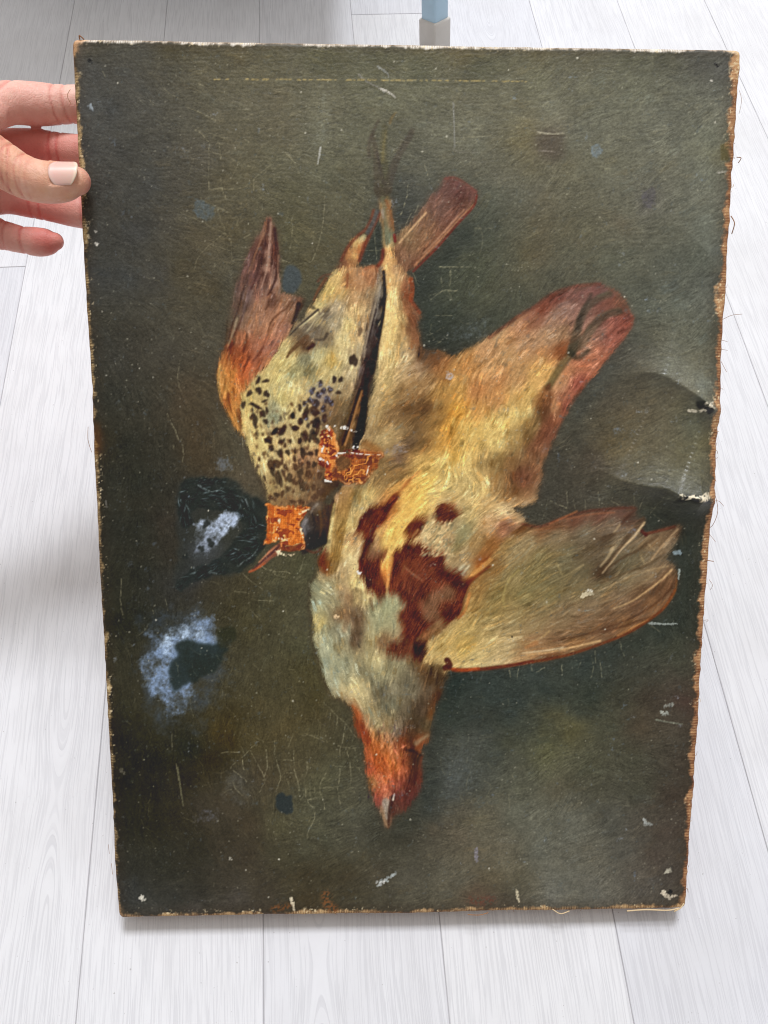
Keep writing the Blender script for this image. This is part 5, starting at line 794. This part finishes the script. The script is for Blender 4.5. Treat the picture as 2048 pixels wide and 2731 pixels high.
# ---------------------------------------------------------------- the painting (canvas frame: x right, y up the canvas, z out of it)
CW, CHT, CT = .32, .45383, .018
TILT = R(35.06)
painting = empty('oil_painting', (0, 0, CT*math.cos(TILT)), (TILT, 0, 0))
tag(painting, 'old unframed oil painting of two hanging dead birds, worn canvas edges, held above the floor', 'painting')
COR = np.array([(188, 99), (1978, 133), (1831, 2427), (316, 2448)], float)
def homog(s, d):
    A = []; b = []
    for (x, y), (u, v) in zip(s, d):
        A += [[x, y, 1, 0, 0, 0, -u*x, -u*y], [0, 0, 0, x, y, 1, -v*x, -v*y]]; b += [u, v]
    return np.append(np.linalg.solve(np.array(A, float), np.array(b, float)), 1).reshape(3, 3)
RECT = [(0, 0), (1790, 0), (1790, 2540), (0, 2540)]
def edge_dist():
    H = homog(COR, RECT)
    X = XX/BS+PX0; Y = YY/BS+PY0
    w_ = H[2, 0]*X+H[2, 1]*Y+H[2, 2]; u = (H[0, 0]*X+H[0, 1]*Y+H[0, 2])/w_; v = (H[1, 0]*X+H[1, 1]*Y+H[1, 2])/w_
    return u, 1790-u, v, 2540-v
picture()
def dent(fr, pts, amp, lup, ldn, w0=0., w1=1.):
    """a crease in the slack canvas: swells towards the crease from above, falls away below it (mm)"""
    p = catmull(T(fr, pts), 10)
    q = 3
    gy, gx = np.mgrid[0:PH:q, 0:PW:q].astype(np.float32)
    best = np.full(gx.shape, 1e9, np.float32); sgn = np.zeros_like(best); tt = np.zeros_like(best)
    for i in range(len(p)-1):
        a, d = p[i], p[i+1]-p[i]; l2 = d@d
        t = np.clip(((gx-a[0])*d[0]+(gy-a[1])*d[1])/l2, 0, 1)
        ex, ey = gx-a[0]-t*d[0], gy-a[1]-t*d[1]; ds = ex*ex+ey*ey
        m = ds < best; best[m] = ds[m]; sgn[m] = np.sign(d[0]*ey-d[1]*ex)[m]; tt[m] = ((i+t)/(len(p)-1))[m]
    ds = np.sqrt(best)*.179/BS
    wgt = w0+(w1-w0)*np.clip(tt*1.25, 0, 1)
    h = np.where(sgn < 0, np.exp(-ds/lup), np.exp(-ds/ldn))*amp*wgt
    return resize(h.astype(np.float32), PH, PW)
MAC = (dent('M', [(470, 705), (640, 690), (800, 685), (960, 760), (1090, 860), (1200, 950), (1300, 985)], 9.0, 15, 7.)
       + dent('M', [(360, 1360), (480, 1430), (560, 1470), (720, 1510), (860, 1530), (960, 1580), (1180, 1620), (1260, 1640)], 13., 18, 6.5)
       + dent('C', [(960, 1370), (1100, 1450), (1200, 1530), (1280, 1620), (1345, 1730)], 1.0, 9, 5, .1)
       + dent('L', [(60, 860), (160, 910), (230, 960), (275, 1010), (290, 1070)], .9, 9, 6, .1)
       + dent('M', [(850, 920), (950, 915), (1060, 925), (1200, 960)], .8, 7, 3, .1)
       + dent('W', [(700, 1880), (820, 1900), (860, 1950), (880, 1975)], .7, 8, 5, .1)
       + .5*noise(230, oct=2)+.12*noise(60))
NU, NV = 700, 980
uu = np.linspace(0, 1, NU); vv = np.linspace(0, 1, NV)
U, V = np.meshgrid(uu, vv)                                   # V from the bottom
Hi = homog(RECT, COR)
ru, rv = U*1790, (1-V)*2540
w_ = Hi[2, 0]*ru+Hi[2, 1]*rv+Hi[2, 2]
bx = ((Hi[0, 0]*ru+Hi[0, 1]*rv+Hi[0, 2])/w_-PX0)*BS; by = ((Hi[1, 0]*ru+Hi[1, 1]*rv+Hi[1, 2])/w_-PY0)*BS
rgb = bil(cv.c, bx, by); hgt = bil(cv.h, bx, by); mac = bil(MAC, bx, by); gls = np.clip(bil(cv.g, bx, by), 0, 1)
ed = np.minimum(np.minimum(U, 1-U)*CW, np.minimum(V, 1-V)*CHT)      # metres from the border
pin = np.clip(ed/.012, 0, 1); pin = pin*pin*(3-2*pin)
rnd_ = np.sqrt(np.clip(1-(1-np.clip(ed/.0022, 0, 1))**2, 0, 1))*.0022-.0022
edl = np.minimum(U*CW, np.minimum(V, 1-V)*CHT); pin = np.clip(edl/.022, 0, 1); pin = pin*pin*(3-2*pin)
Z = mac*1e-3*pin*np.clip(.35+(1-U)*CW/.016, 0, 1) + hgt*.4e-3 + rnd_
# the border is not quite straight
r2 = np.random.default_rng(3)
def wob(n, k, a): return np.interp(np.linspace(0, k, n), np.arange(k+1), r2.normal(0, a, k+1))
ex = (wob(NV, 14, .00022)+wob(NV, 160, .0001)); ex2 = wob(NV, 20, .0003)+wob(NV, 160, .0002)
ey = wob(NU, 12, .0002)+wob(NU, 140, .0001); ey2 = wob(NU, 10, .0001)+wob(NU, 140, .00006)
fl = np.clip(1-U*CW/.006, 0, 1); frr = np.clip(1-(1-U)*CW/.006, 0, 1); fb_ = np.clip(1-V*CHT/.006, 0, 1); ft = np.clip(1-(1-V)*CHT/.006, 0, 1)
Xc = (U-.5)*CW+fl*ex[:, None]+frr*ex2[:, None]; Yc = V*CHT+fb_*ey[None]+ft*ey2[None]
RC = .0032                                                    # rubbed-round corners
dxe = np.minimum(U, 1-U)*CW; dye = np.minimum(V, 1-V)*CHT
ii = (dxe < RC) & (dye < RC); dd = np.hypot(RC-dxe, RC-dye); mx = np.maximum(RC-dxe, RC-dye)
kk = np.where(ii & (dd > 1e-9), mx/np.maximum(dd, 1e-9), 1.)
Xc = np.where(ii, Xc+np.sign(.5-U)*(RC-dxe)*(1-kk), Xc); Yc = np.where(ii, Yc+np.sign(.5-V)*(RC-dye)*(1-kk), Yc)
verts = np.stack([Xc, Yc, Z], -1).reshape(-1, 3)
idx = np.arange(NU*NV).reshape(NV, NU)
faces = np.stack([idx[:-1, :-1], idx[:-1, 1:], idx[1:, 1:], idx[1:, :-1]], -1).reshape(-1, 4)
me = bpy.data.meshes.new('canvas')
me.vertices.add(len(verts)); me.vertices.foreach_set('co', verts.ravel().astype(np.float32))
me.loops.add(faces.size); me.loops.foreach_set('vertex_index', faces.ravel().astype(np.int32))
me.polygons.add(len(faces)); me.polygons.foreach_set('loop_start', (np.arange(len(faces))*4).astype(np.int32))
me.polygons.foreach_set('use_smooth', np.ones(len(faces), bool)); me.update(calc_edges=True)
PK, PS = .94, .014
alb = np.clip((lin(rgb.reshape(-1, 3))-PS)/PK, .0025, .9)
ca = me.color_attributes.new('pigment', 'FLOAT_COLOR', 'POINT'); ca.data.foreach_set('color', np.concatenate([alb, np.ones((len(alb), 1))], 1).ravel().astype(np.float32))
ga = me.attributes.new('gloss', 'FLOAT', 'POINT'); ga.data.foreach_set('value', gls.ravel().astype(np.float32))
t = NT('varnished_oil_paint')
co = t.n('TexCoord').outputs['Object']
pg = t.n('Attribute', attribute_name='pigment').outputs['Color']; gl = t.n('Attribute', attribute_name='gloss').outputs['Fac']
fine = t.noise(co, 900, 2, .6); mid = t.noise(co, 140, 3, .6)
t.set(t.b, 'Base Color', t.mix(1., pg, t.mix(fine, (.86, .86, .86, 1), (1.14, 1.14, 1.14, 1)), 'MULTIPLY'))
t.set(t.b, 'Roughness', t.math('ADD', t.math('MULTIPLY_ADD', gl, -.34, .62), t.math('MULTIPLY_ADD', mid, .16, -.08)))
t.set(t.b, 'Specular IOR Level', t.math('MULTIPLY_ADD', gl, .42, .22))
wv = [t.n('TexWave', wave_type='BANDS', bands_direction=d, ins={'Vector': co, 'Scale': 520., 'Distortion': 3., 'Detail': 2., 'Detail Scale': 1.}).outputs['Fac'] for d in 'XY']
weave = t.math('MULTIPLY', t.math('ADD', wv[0], wv[1]), .5)
hh = t.math('ADD', t.math('MULTIPLY', weave, .10), t.math('MULTIPLY', t.noise(co, 420, 4, .65), .9))
t.set(t.b, 'Normal', t.bump(hh, .45, .0006))
me.materials.append(t.m)
canvas = link('canvas', me, None, painting); canvas['label'] = 'painted canvas front with two hanging birds, flaked paint and dents'

# folded canvas on the four sides, stretcher bars behind
t = NT('raw_canvas'); co = t.n('TexCoord').outputs['Object']
wv = [t.n('TexWave', wave_type='BANDS', bands_direction=d, ins={'Vector': co, 'Scale': 330., 'Distortion': .8, 'Detail': 1.}).outputs['Fac'] for d in 'XYZ']
wvs = t.math('MULTIPLY', t.math('ADD', t.math('ADD', wv[0], wv[1]), wv[2]), .33)
n = t.noise(co, 40, 4, .6)
t.set(t.b, 'Base Color', t.mix(t.math('ADD', t.math('MULTIPLY', wvs, .6), t.math('MULTIPLY', n, .4)), (*lin((96, 58, 36)), 1), (*lin((196, 150, 104)), 1)))
t.b.inputs['Roughness'].default_value = .9; t.b.inputs['Specular IOR Level'].default_value = .1
t.set(t.b, 'Normal', t.bump(wvs, .6, .0006)); raw = t.m
def side(edge_pts, outward):
    P = np.asarray(edge_pts)[::4]; o_ = np.array(outward)
    V_, F_ = [], []
    prof = [(0, 0), (.0004, .002), (.0007, .006), (.0004, .012), (.0002, CT-.0006), (-.004, CT)]
    for i, p in enumerate(P):
        for ofs, d in prof: V_.append(p+o_*ofs*(1+.3*math.sin(i*1.7))+np.array((0, 0, -d)))
    k = len(prof)
    for i in range(len(P)-1):
        for j in range(k-1): F_.append((i*k+j, (i+1)*k+j, (i+1)*k+j+1, i*k+j+1))
    mesh('tacking_edge', V_, F_, raw, painting)
G = verts.reshape(NV, NU, 3)
side(G[:, 0], (-1, 0, 0)); side(G[:, -1], (1, 0, 0)); side(G[0], (0, -1, 0)); side(G[-1], (0, 1, 0))
pine = simple('old_pine', (150, 112, 74), .75, 0, .2)
bw = .045
for sx, sy, c in ((CW-.004, bw, (0, bw/2+.002)), (CW-.004, bw, (0, CHT-bw/2-.002)), (bw, CHT-2*bw-.006, (-CW/2+bw/2+.002, CHT/2)), (bw, CHT-2*bw-.006, (CW/2-bw/2-.002, CHT/2))):
    bm_obj('stretcher_bar', box_bm(sx, sy, CT-.0065, (c[0], c[1], -CT/2-.0022), .001, 1), pine, painting)
# frayed threads along the border
thr_m = simple('linen_thread', (158, 116, 84), .9, 0, .1); thr_p = simple('pale_linen_thread', (214, 190, 152), .9, 0, .1)
def plan(fr, x, y, z=0.):
    """sheet coordinates -> canvas frame"""
    x0, y0, s_ = FR[fr]; X, Y = x*s_+x0, y*s_+y0
    H = homog(COR, RECT); w2 = H[2, 0]*X+H[2, 1]*Y+H[2, 2]
    return np.array(((H[0, 0]*X+H[0, 1]*Y+H[0, 2])/w2/1790*CW-CW/2, CHT-(H[1, 0]*X+H[1, 1]*Y+H[1, 2])/w2/2540*CHT, z))
def thread(fr, pts, r=.00014, m=None):
    P = catmull([plan(fr, x, y, z) for x, y, z in pts], 6)
    v, f = tube(P, r, 5); mesh('thread', v, f, m or thr_m, painting)
thread('M', [(1330, 290, -.002), (1380, 262, .001), (1445, 256, .003)], .00011)
thread('M', [(1255, 1520, -.002), (1262, 1590, .001), (1275, 1700, .002), (1250, 1800, .001), (1225, 1840, -.001)])
thread('M', [(1240, 1640, -.001), (1280, 1630, .002), (1318, 1668, .002)], .0001)
thread('M', [(1225, 1870, -.001), (1258, 1930, .002)], .0001); thread('M', [(1325, 600, -.002), (1345, 680, .001)], .0001)
thread('M', [(1325, 440, -.002), (1350, 455, .001)], .0001); thread('M', [(1330, 510, -.002), (1352, 520, .001)], .0001)
thread('M', [(1262, 940, .0), (1295, 950, .002), (1290, 970, .001)], .00018); thread('M', [(1265, 1440, -.001), (1275, 1490, .0)], .00012)
thread('C', [(1480, 570, -.001), (1489, 640, .0), (1480, 720, -.001)], .00008); thread('C', [(1460, 1000, 0), (1480, 1010, .001), (1470, 1035, 0)], .0002)
thread('I', [(1610, 900, 0), (1630, 895, .001), (1622, 912, 0)], .0001); thread('I', [(1620, 545, 0), (1660, 550, .001)], .00022)
thread('D', [(78, 560, -.001), (82, 640, 0), (100, 720, -.001)], .00012); thread('A', [(440, 560, .0), (432, 610, .002), (455, 660, .002)], .00013)
thread('L', [(470, 1095, 0), (510, 1112, .001), (560, 1104, 0)], .0003, thr_p); thread('L', [(0, 1122, 0), (60, 1118, .001), (110, 1112, 0)], .00025, thr_m)
thread('L', [(880, 1098, .001), (980, 1088, .0015), (1100, 1095, .001), (1160, 1085, .001)], .0004, thr_p); thread('L', [(1140, 1100, .001), (1170, 1080, .0015), (1190, 1060, .001)], .0004, thr_p)
thread('K', [(215, 830, 0), (225, 880, .001)], .0001); thread('K', [(235, 950, 0), (245, 1010, .001)], .00012); thread('A', [(345+150, 235, -.001), (500, 222, .0005), (520, 235, -.001)], .0003, thr_m)
thread('I', [(1640, 660, 0), (1655, 690, .001), (1648, 720, 0)], .0001); thread('C', [(1430, 1370, -.001), (1442, 1420, .0005), (1435, 1480, -.001)], .00025)
for k in range(30):
    s_ = r2.uniform(.02, .98)
    e = G[int(s_*(NV-1)), -1] if k % 3 else G[0, int((.35+.65*s_)*(NU-1))]
    d = np.array((1, 0, .2)) if k % 3 else np.array((0, -1, .2))
    l = r2.uniform(.0006, .0018); tv = np.array((0, 1, 0)) if k % 3 else np.array((1, 0, 0))
    P = catmull([e-d*.0006+np.array((0, 0, .0004)), e+d*l*.5+tv*r2.normal(0, l*.4), e+d*l*.8+tv*r2.normal(0, l)], 4)
    v, f = tube(P, r2.uniform(.00007, .00016), 4); mesh('thread', v, f, thr_m if r2.random() < .7 else thr_p, painting)

# ---------------------------------------------------------------- the hand that holds it (canvas frame, millimetres)
M = 1e-3
t = NT('skin'); co = t.n('TexCoord').outputs['Object']
n1 = t.noise(co, 38, 3, .55); n2 = t.noise(co, 420, 3, .6); n3 = t.noise(co, 1500, 2, .5)
red = t.n('Attribute', attribute_name='flush_shade').outputs['Fac']
c = t.mix(n1, (*lin((242, 198, 180)), 1), (*lin((232, 176, 160)), 1))
tan = t.n('Attribute', attribute_name='tan').outputs['Fac']
c = t.mix(tan, c, (*lin((222, 168, 130)), 1))
blot = t.ramp(t.noise(co, 110, 4, .62), [(.36, (0, 0, 0)), (.66, (1, 1, 1))]); c = t.mix(t.math('MULTIPLY', blot, .34), c, (*lin((206, 126, 112)), 1))
pale = t.ramp(t.noise(co, 75, 3, .6), [(.5, (0, 0, 0)), (.72, (1, 1, 1))]); c = t.mix(t.math('MULTIPLY', pale, .4), c, (*lin((244, 208, 190)), 1))
c = t.mix(red, c, (*lin((204, 104, 94)), 1))
c = t.mix(t.math('MULTIPLY', n2, .14), c, (*lin((150, 84, 66)), 1))
t.set(t.b, 'Base Color', c); t.set(t.b, 'Roughness', t.math('MULTIPLY_ADD', n2, .3, .36))
t.b.inputs['Specular IOR Level'].default_value = .4
t.b.inputs['Subsurface Weight'].default_value = .15; t.b.inputs['Subsurface Radius'].default_value = (1., .32, .2); t.b.inputs['Subsurface Scale'].default_value = .004
t.set(t.b, 'Normal', t.bump(t.math('ADD', t.math('MULTIPLY', n2, .6), t.math('MULTIPLY', n3, .5)), .6, .0008)); skin = t.m
CH = {'index': [(-262, 396, 14, 12), (-236, 404, 14, 11.4), (-214, 417, 6, 10.6), (-203.5, 424.5, -6, 10.2), (-196.5, 430., -14, 9.9), (-187, 432.2, -21, 10.1), (-178, 433.5, -25, 9.4), (-172, 434.4, -27, 9.0), (-164, 435, -28.5, 9.0), (-153, 435, -28, 7.6), (-150, 435, -27.5, 6.2)],
      'middle': [(-266, 388, 2, 11), (-232, 398, -6, 10.4), (-212, 409, -20, 9.6), (-203, 413.2, -27, 9.2), (-192, 414.6, -30, 8.8), (-180, 413.6, -30, 8.3), (-171, 412.4, -29.5, 8.5), (-158, 411.4, -28.5, 8.4), (-146, 410.5, -27, 7.2), (-143, 410, -27, 5.8)],
      'thumb': [(-262, 370, 6, 17), (-236, 392, 8, 14.5), (-214, 401, 10, 12.4), (-199, 398.4, 12, 11.2), (-191, 394., 12.6, 10.6), (-183, 389.2, 12.4, 10.0), (-175.4, 386.6, 11.8, 9.6), (-167.4, 386.2, 10.6, 9.2), (-162, 387.0, 9.2, 8.4), (-158.2, 387.8, 8.0, 6.6)],
      'ring': [(-266, 374, -4, 10.6), (-234, 384, -12, 9.8), (-214, 388, -22, 9.2), (-206, 389.4, -27, 8.6), (-196.6, 388.0, -30, 8.2), (-184, 385.4, -30, 7.9), (-175, 383.6, -29.5, 8.2), (-164, 381.4, -28.5, 8.0), (-152, 378, -27, 7.2), (-149, 377.5, -26.5, 5.8)],
      'pinky': [(-262, 360, -4, 9.6), (-236, 369, -12, 8.8), (-217, 371.2, -20, 8.3), (-208, 369.6, -25, 7.5), (-201, 368.4, -28.5, 6.9), (-193.4, 367.6, -30, 7.4), (-187.5, 367.7, -30, 6.5), (-184.6, 367.9, -29.6, 4.7)],
      'knuckle': [(-240, 397, 18, 13), (-214, 409, 12, 12.2), (-205, 417.5, 5, 10.8), (-201.5, 421, 0, 9.2)],
      'palm': [(-250, 396, 8, 16), (-275, 386, 4, 22), (-300, 376, 0, 23), (-330, 366, -4, 21), (-352, 360, -6, 20)],
      'heel': [(-256, 366, 0, 14), (-280, 362, 2, 20), (-310, 360, 0, 22), (-345, 357, -5, 22)],
      'forearm': [(-330, 362, -4, 21), (-360, 358, -8, 21), (-420, 352, -14, 26), (-520, 345, -30, 31), (-600, 340, -45, 33)]}
VV, FF = [], []
for k, ch in CH.items():
    a = catmull(ch, 7); v, f = tube(a[:, :3], a[:, 3], 28, .95 if k in ('index', 'middle', 'ring', 'pinky', 'thumb') else .82)
    b0 = len(VV); VV += list(np.array(v)*M); FF += [tuple(i+b0 for i in q) for q in f]
tmp = mesh('hand_form', VV, FF)
rm = tmp.modifiers.new('r', 'REMESH'); rm.mode = 'VOXEL'; rm.voxel_size = .0009
smo = tmp.modifiers.new('s', 'SMOOTH'); smo.factor = .5; smo.iterations = 5
dg = bpy.context.evaluated_depsgraph_get(); hme = bpy.data.meshes.new_from_object(tmp.evaluated_get(dg))
bpy.data.objects.remove(tmp)
co_ = np.empty(len(hme.vertices)*3, np.float32); hme.vertices.foreach_get('co', co_); co_ = co_.reshape(-1, 3)
no_ = np.empty(len(hme.vertices)*3, np.float32); hme.vertices.foreach_get('normal', no_); no_ = no_.reshape(-1, 3)
cm = co_/M
def seg_d(P, pts):
    best = np.full(len(P), 1e9)
    pts = np.asarray(pts, float)
    for i in range(len(pts)-1):
        a, d = pts[i], pts[i+1]-pts[i]; tt_ = np.clip(((P-a)@d)/(d@d), 0, 1); best = np.minimum(best, np.linalg.norm(P-a-tt_[:, None]*d, axis=1))
    return best
disp = np.zeros(len(cm)); flush_shade = np.zeros(len(cm))
def finger_of(P):
    ks = ['index', 'middle', 'thumb', 'ring', 'pinky']
    D = np.stack([seg_d(P, [q[:3] for q in CH[k][1:]])-0*np.mean([q[3] for q in CH[k]]) for k in ks], 1); return np.argmin(D, 1), ks
fi, ks = finger_of(cm)
def crease(fk, x, depth, wdt, slope=0., skew=0., sel=None):
    """a skin fold across a finger at canvas-x (mm)"""
    m = fi == ks.index(fk)
    yc = np.interp(x, [q[0] for q in CH[fk]], [q[1] for q in CH[fk]])
    d = cm[:, 0]-(x+slope*(cm[:, 1]-yc)+skew*(cm[:, 1]-yc)**2)
    g_ = np.exp(-(d/wdt)**2)*m
    if sel is not None: g_ = g_*sel(cm)
    disp[:] -= depth*g_; flush_shade[:] += .45*g_*min(1, depth*2.2)
for x in (-177.2, -172.4): crease('index', x, .55, .55, -.08)
crease('index', -197.5, .6, .8, .3)
for x in (-182.6, -178.4): crease('middle', x, .5, .6, .05)
for x in (-194.2, -189.4): crease('ring', x, .5, .6, .1)
crease('ring', -167.5, .35, .6); crease('pinky', -199.6, .6, .6, .04); crease('pinky', -208., .55, .7, .15); crease('pinky', -206.2, .4, .5, .15)
up_ = lambda P: np.clip((P[:, 2]-10)/6, 0, 1)
for x, dp, sk in ((-187.6, .6, .02), (-184.2, .7, -.012), (-181.4, .45, .02), (-179, .3, -.01), (-186, .3, -.02), (-176.8, .24, .01), (-190.2, .3, .01), (-182.8, .25, -.03)): crease('thumb', x, dp, .5, .12, sk, up_)
# flushed finger pads and knuckle sides, paler thumb; shade between fingers painted as red
for p, r_, a_ in (((-190, 368, -23), 7, .35), ((-205, 424, -2), 9, .35), ((-196, 402, 2), 9, .25), ((-152, 386, 6), 6, .45), ((-186, 427, -20), 8, .3), ((-186, 410, -24), 9, .5), ((-200, 408, -20), 9, .6), ((-185, 378, -26), 10, .4), ((-200, 381, -24), 9, .45), ((-184, 363, -28), 6, .5), ((-170, 377, 6), 8, .3)):
    flush_shade += a_*np.exp(-(np.linalg.norm(cm-np.array(p), axis=1)/r_)**2)
flush_shade += .40*np.isin(fi, [1, 3])+.26*(fi == 4)  # fingers behind are reddened to stand for their shade
# flatten where flesh presses on the canvas
press = (cm[:, 0] > -162.5) & (cm[:, 2] > -2) & (cm[:, 2] < .35)
co2 = cm+no_*disp[:, None]
co2[press, 2] = np.maximum(co2[press, 2], .35)
# nail bed: the thumb's back sinks under the nail, with a low wall of skin round it
th = fi == ks.index('thumb')
sx_ = (cm[:, 0]+167.0)/12.4; an_ = np.degrees(np.arctan2(cm[:, 1]-386.6, cm[:, 2]-9.8))-24
rr_ = np.maximum(np.abs(sx_-.5)*2, np.abs(an_)/47)
co2 += no_*(th*(np.where(rr_ < 1, -.55, 0)*np.clip((1.02-rr_)*6, 0, 1)+.35*np.exp(-((rr_-1.12)/.09)**2)*(sx_ < .9)))[:, None]
hme.vertices.foreach_set('co', (co2*M).astype(np.float32).ravel()); hme.update()
ta = hme.attributes.new('tan', 'FLOAT', 'POINT'); ta.data.foreach_set('value', (.75*(fi == 2)*np.clip((co2[:, 2]-4)/8, 0, 1)).astype(np.float32))
fa = hme.attributes.new('flush_shade', 'FLOAT', 'POINT'); fa.data.foreach_set('value', np.clip(flush_shade, 0, 1).astype(np.float32))
hme.polygons.foreach_set('use_smooth', np.ones(len(hme.polygons), bool))
hand = link('person', hme, skin); hand.location = painting.location; hand.rotation_euler = painting.rotation_euler
tag(hand, 'bare left hand reaching in from the left, thumb on the canvas front, fingers behind', 'person')
# thumb nail
t = NT('finger_nail'); co = t.n('TexCoord').outputs['UV']; at = t.n('Attribute', attribute_name='tip').outputs['Fac']
cc = t.ramp(at, [(0., tuple(lin((230, 194, 182)))), (.2, tuple(lin((230, 182, 170)))), (.85, tuple(lin((230, 188, 172)))), (.93, tuple(lin((236, 206, 184)))), (1., tuple(lin((238, 216, 192))))])
t.set(t.b, 'Base Color', cc); t.b.inputs['Roughness'].default_value = .28; t.b.inputs['Specular IOR Level'].default_value = .5
t.b.inputs['Subsurface Weight'].default_value = .1; t.b.inputs['Subsurface Scale'].default_value = .002; nail_m = t.m
nv = []; tipv = []; NA, NB = 17, 19
for i in range(NA):
    s_ = i/(NA-1); x = -167.0+12.4*s_
    for k in range(NB):
        q = k/(NB-1)*2-1
        xo = x+(2.9*abs(q)**2.6*(1-2*s_) if s_ < .5 else -3.0*abs(q)**2.4*(2*s_-1))     # rounded cuticle end and free edge
        a_ = R(24)+q*R(47); g_ = (xo+167.4)/13.
        cy_, cz_, r_ = 386.0+1.5*g_, 10.5-1.7*g_, 9.42-1.05*g_
        nv.append((xo*M, (cy_+r_*math.sin(a_))*M, (cz_+r_*.96*math.cos(a_)-.25*abs(q)**3)*M)); tipv.append(s_)
nf = [(i*NB+k, (i+1)*NB+k, (i+1)*NB+k+1, i*NB+k+1) for i in range(NA-1) for k in range(NB-1)]
nail = mesh('thumb_nail', nv, nf, nail_m, hand)
na = nail.data.attributes.new('tip', 'FLOAT', 'POINT'); na.data.foreach_set('value', np.array(tipv, np.float32))
sm_ = nail.modifiers.new('thick', 'SOLIDIFY'); sm_.thickness = .0003; sm_.offset = -1
# ring on the ring finger
silver = simple('silver', (168, 158, 142), .22, 1.)
rg = empty('finger_ring'); rg.parent = None
rg.location = painting.location; rg.rotation_euler = painting.rotation_euler
tag(rg, 'silver ring set with small stones on the finger below the thumb', 'ring')
c0, c1 = np.array((-214., 388, -22)), np.array((-206., 388.2, -27)); ax = (c1-c0)/np.linalg.norm(c1-c0); ctr = (c0*.72+c1*.28)
e1 = np.cross(ax, (0, 0, 1.)); e1 /= np.linalg.norm(e1); e2 = np.cross(e1, ax)
V_, F_ = [], []; n_, m_ = 48, 10
for i in range(n_):
    a_ = 2*math.pi*i/n_; rd = math.cos(a_)*e1+math.sin(a_)*e2
    for k in range(m_):
        b_ = 2*math.pi*k/m_; V_.append((ctr+rd*(9.3+.7*math.cos(b_))+ax*1.3*math.sin(b_))*M)
for i in range(n_):
    for k in range(m_): F_.append((i*m_+k, ((i+1) % n_)*m_+k, ((i+1) % n_)*m_+(k+1) % m_, i*m_+(k+1) % m_))
mesh('band', V_, F_, silver, rg)
gem = NT('clear_stone'); gem.b.inputs['Base Color'].default_value = (.95, .93, .9, 1); gem.b.inputs['Roughness'].default_value = .04; gem.b.inputs['Metallic'].default_value = .6
for i in range(14):
    a_ = 2*math.pi*i/28+.2; rd = math.cos(a_)*e1+math.sin(a_)*e2; p = (ctr+rd*10.1)*M
    bm = bmesh.new(); bmesh.ops.create_icosphere(bm, subdivisions=1, radius=.0006); bmesh.ops.translate(bm, vec=Vector(p), verts=bm.verts)
    bm_obj('stone', bm, gem.m, rg)

# ---------------------------------------------------------------- stand behind: pale blue leg with a grey foot
blue = simple('pale_blue_lacquer', (176, 206, 226), .32, 0, .5); capm = simple('grey_plastic', (206, 202, 196), .5, 0, .4); topm = simple('white_shade_board', (214, 214, 212), .5)
st = empty('side_table', (.055, .82, 0)); tag(st, 'slim pale blue table leg with grey plastic foot behind the painting', 'table')
def leg(b, tp, rz):
    b, tp = Vector(b), Vector(tp); d = tp-b; L = d.length; q = d.to_track_quat('Z', 'Y').to_matrix().to_4x4()
    mt = Matrix.Translation(b) @ q @ Matrix.Rotation(rz, 4, 'Z')
    bm = box_bm(.0205, .0205, L-.02, (0, 0, L/2+.01), .0022, 3); bmesh.ops.transform(bm, matrix=mt, verts=bm.verts); l_ = bm_obj('leg', bm, blue, st, True)
    bm = box_bm(.0245, .0245, .030, (0, 0, .015), .0022, 3); bmesh.ops.transform(bm, matrix=mt, verts=bm.verts); bm_obj('foot_cap', bm, capm, l_, True)
    bm = bmesh.new(); bmesh.ops.create_cone(bm, cap_ends=True, segments=10, radius1=.0013, radius2=.0013, depth=.0012, matrix=mt @ Matrix.Translation((.0062, -.0103, .037)) @ Matrix.Rotation(R(90), 4, 'X')); bm_obj('screw', bm, pine, l_)
leg((0, 0, 0), (-.055, .10, .70), R(14))
leg((.02, .62, 0), (-.08, .54, .70), R(10)); leg((-.56, .52, 0), (-.44, .46, .70), R(-10))
bm_obj('shade_table_top', box_bm(.42, .46, .022, (-.265, .36, .711), .004, 2), topm, st)  # unseen top, added and placed for its shade on the floor
bm_obj('shade_shelf', box_bm(.36, .24, .016, (-.262, .15, .19), .003, 2), topm, st)  # unseen shelf, added to shade the floor at upper left
for o in bpy.data.objects:
    if o.type == 'MESH' and not o.data.materials: print('no material', o.name)
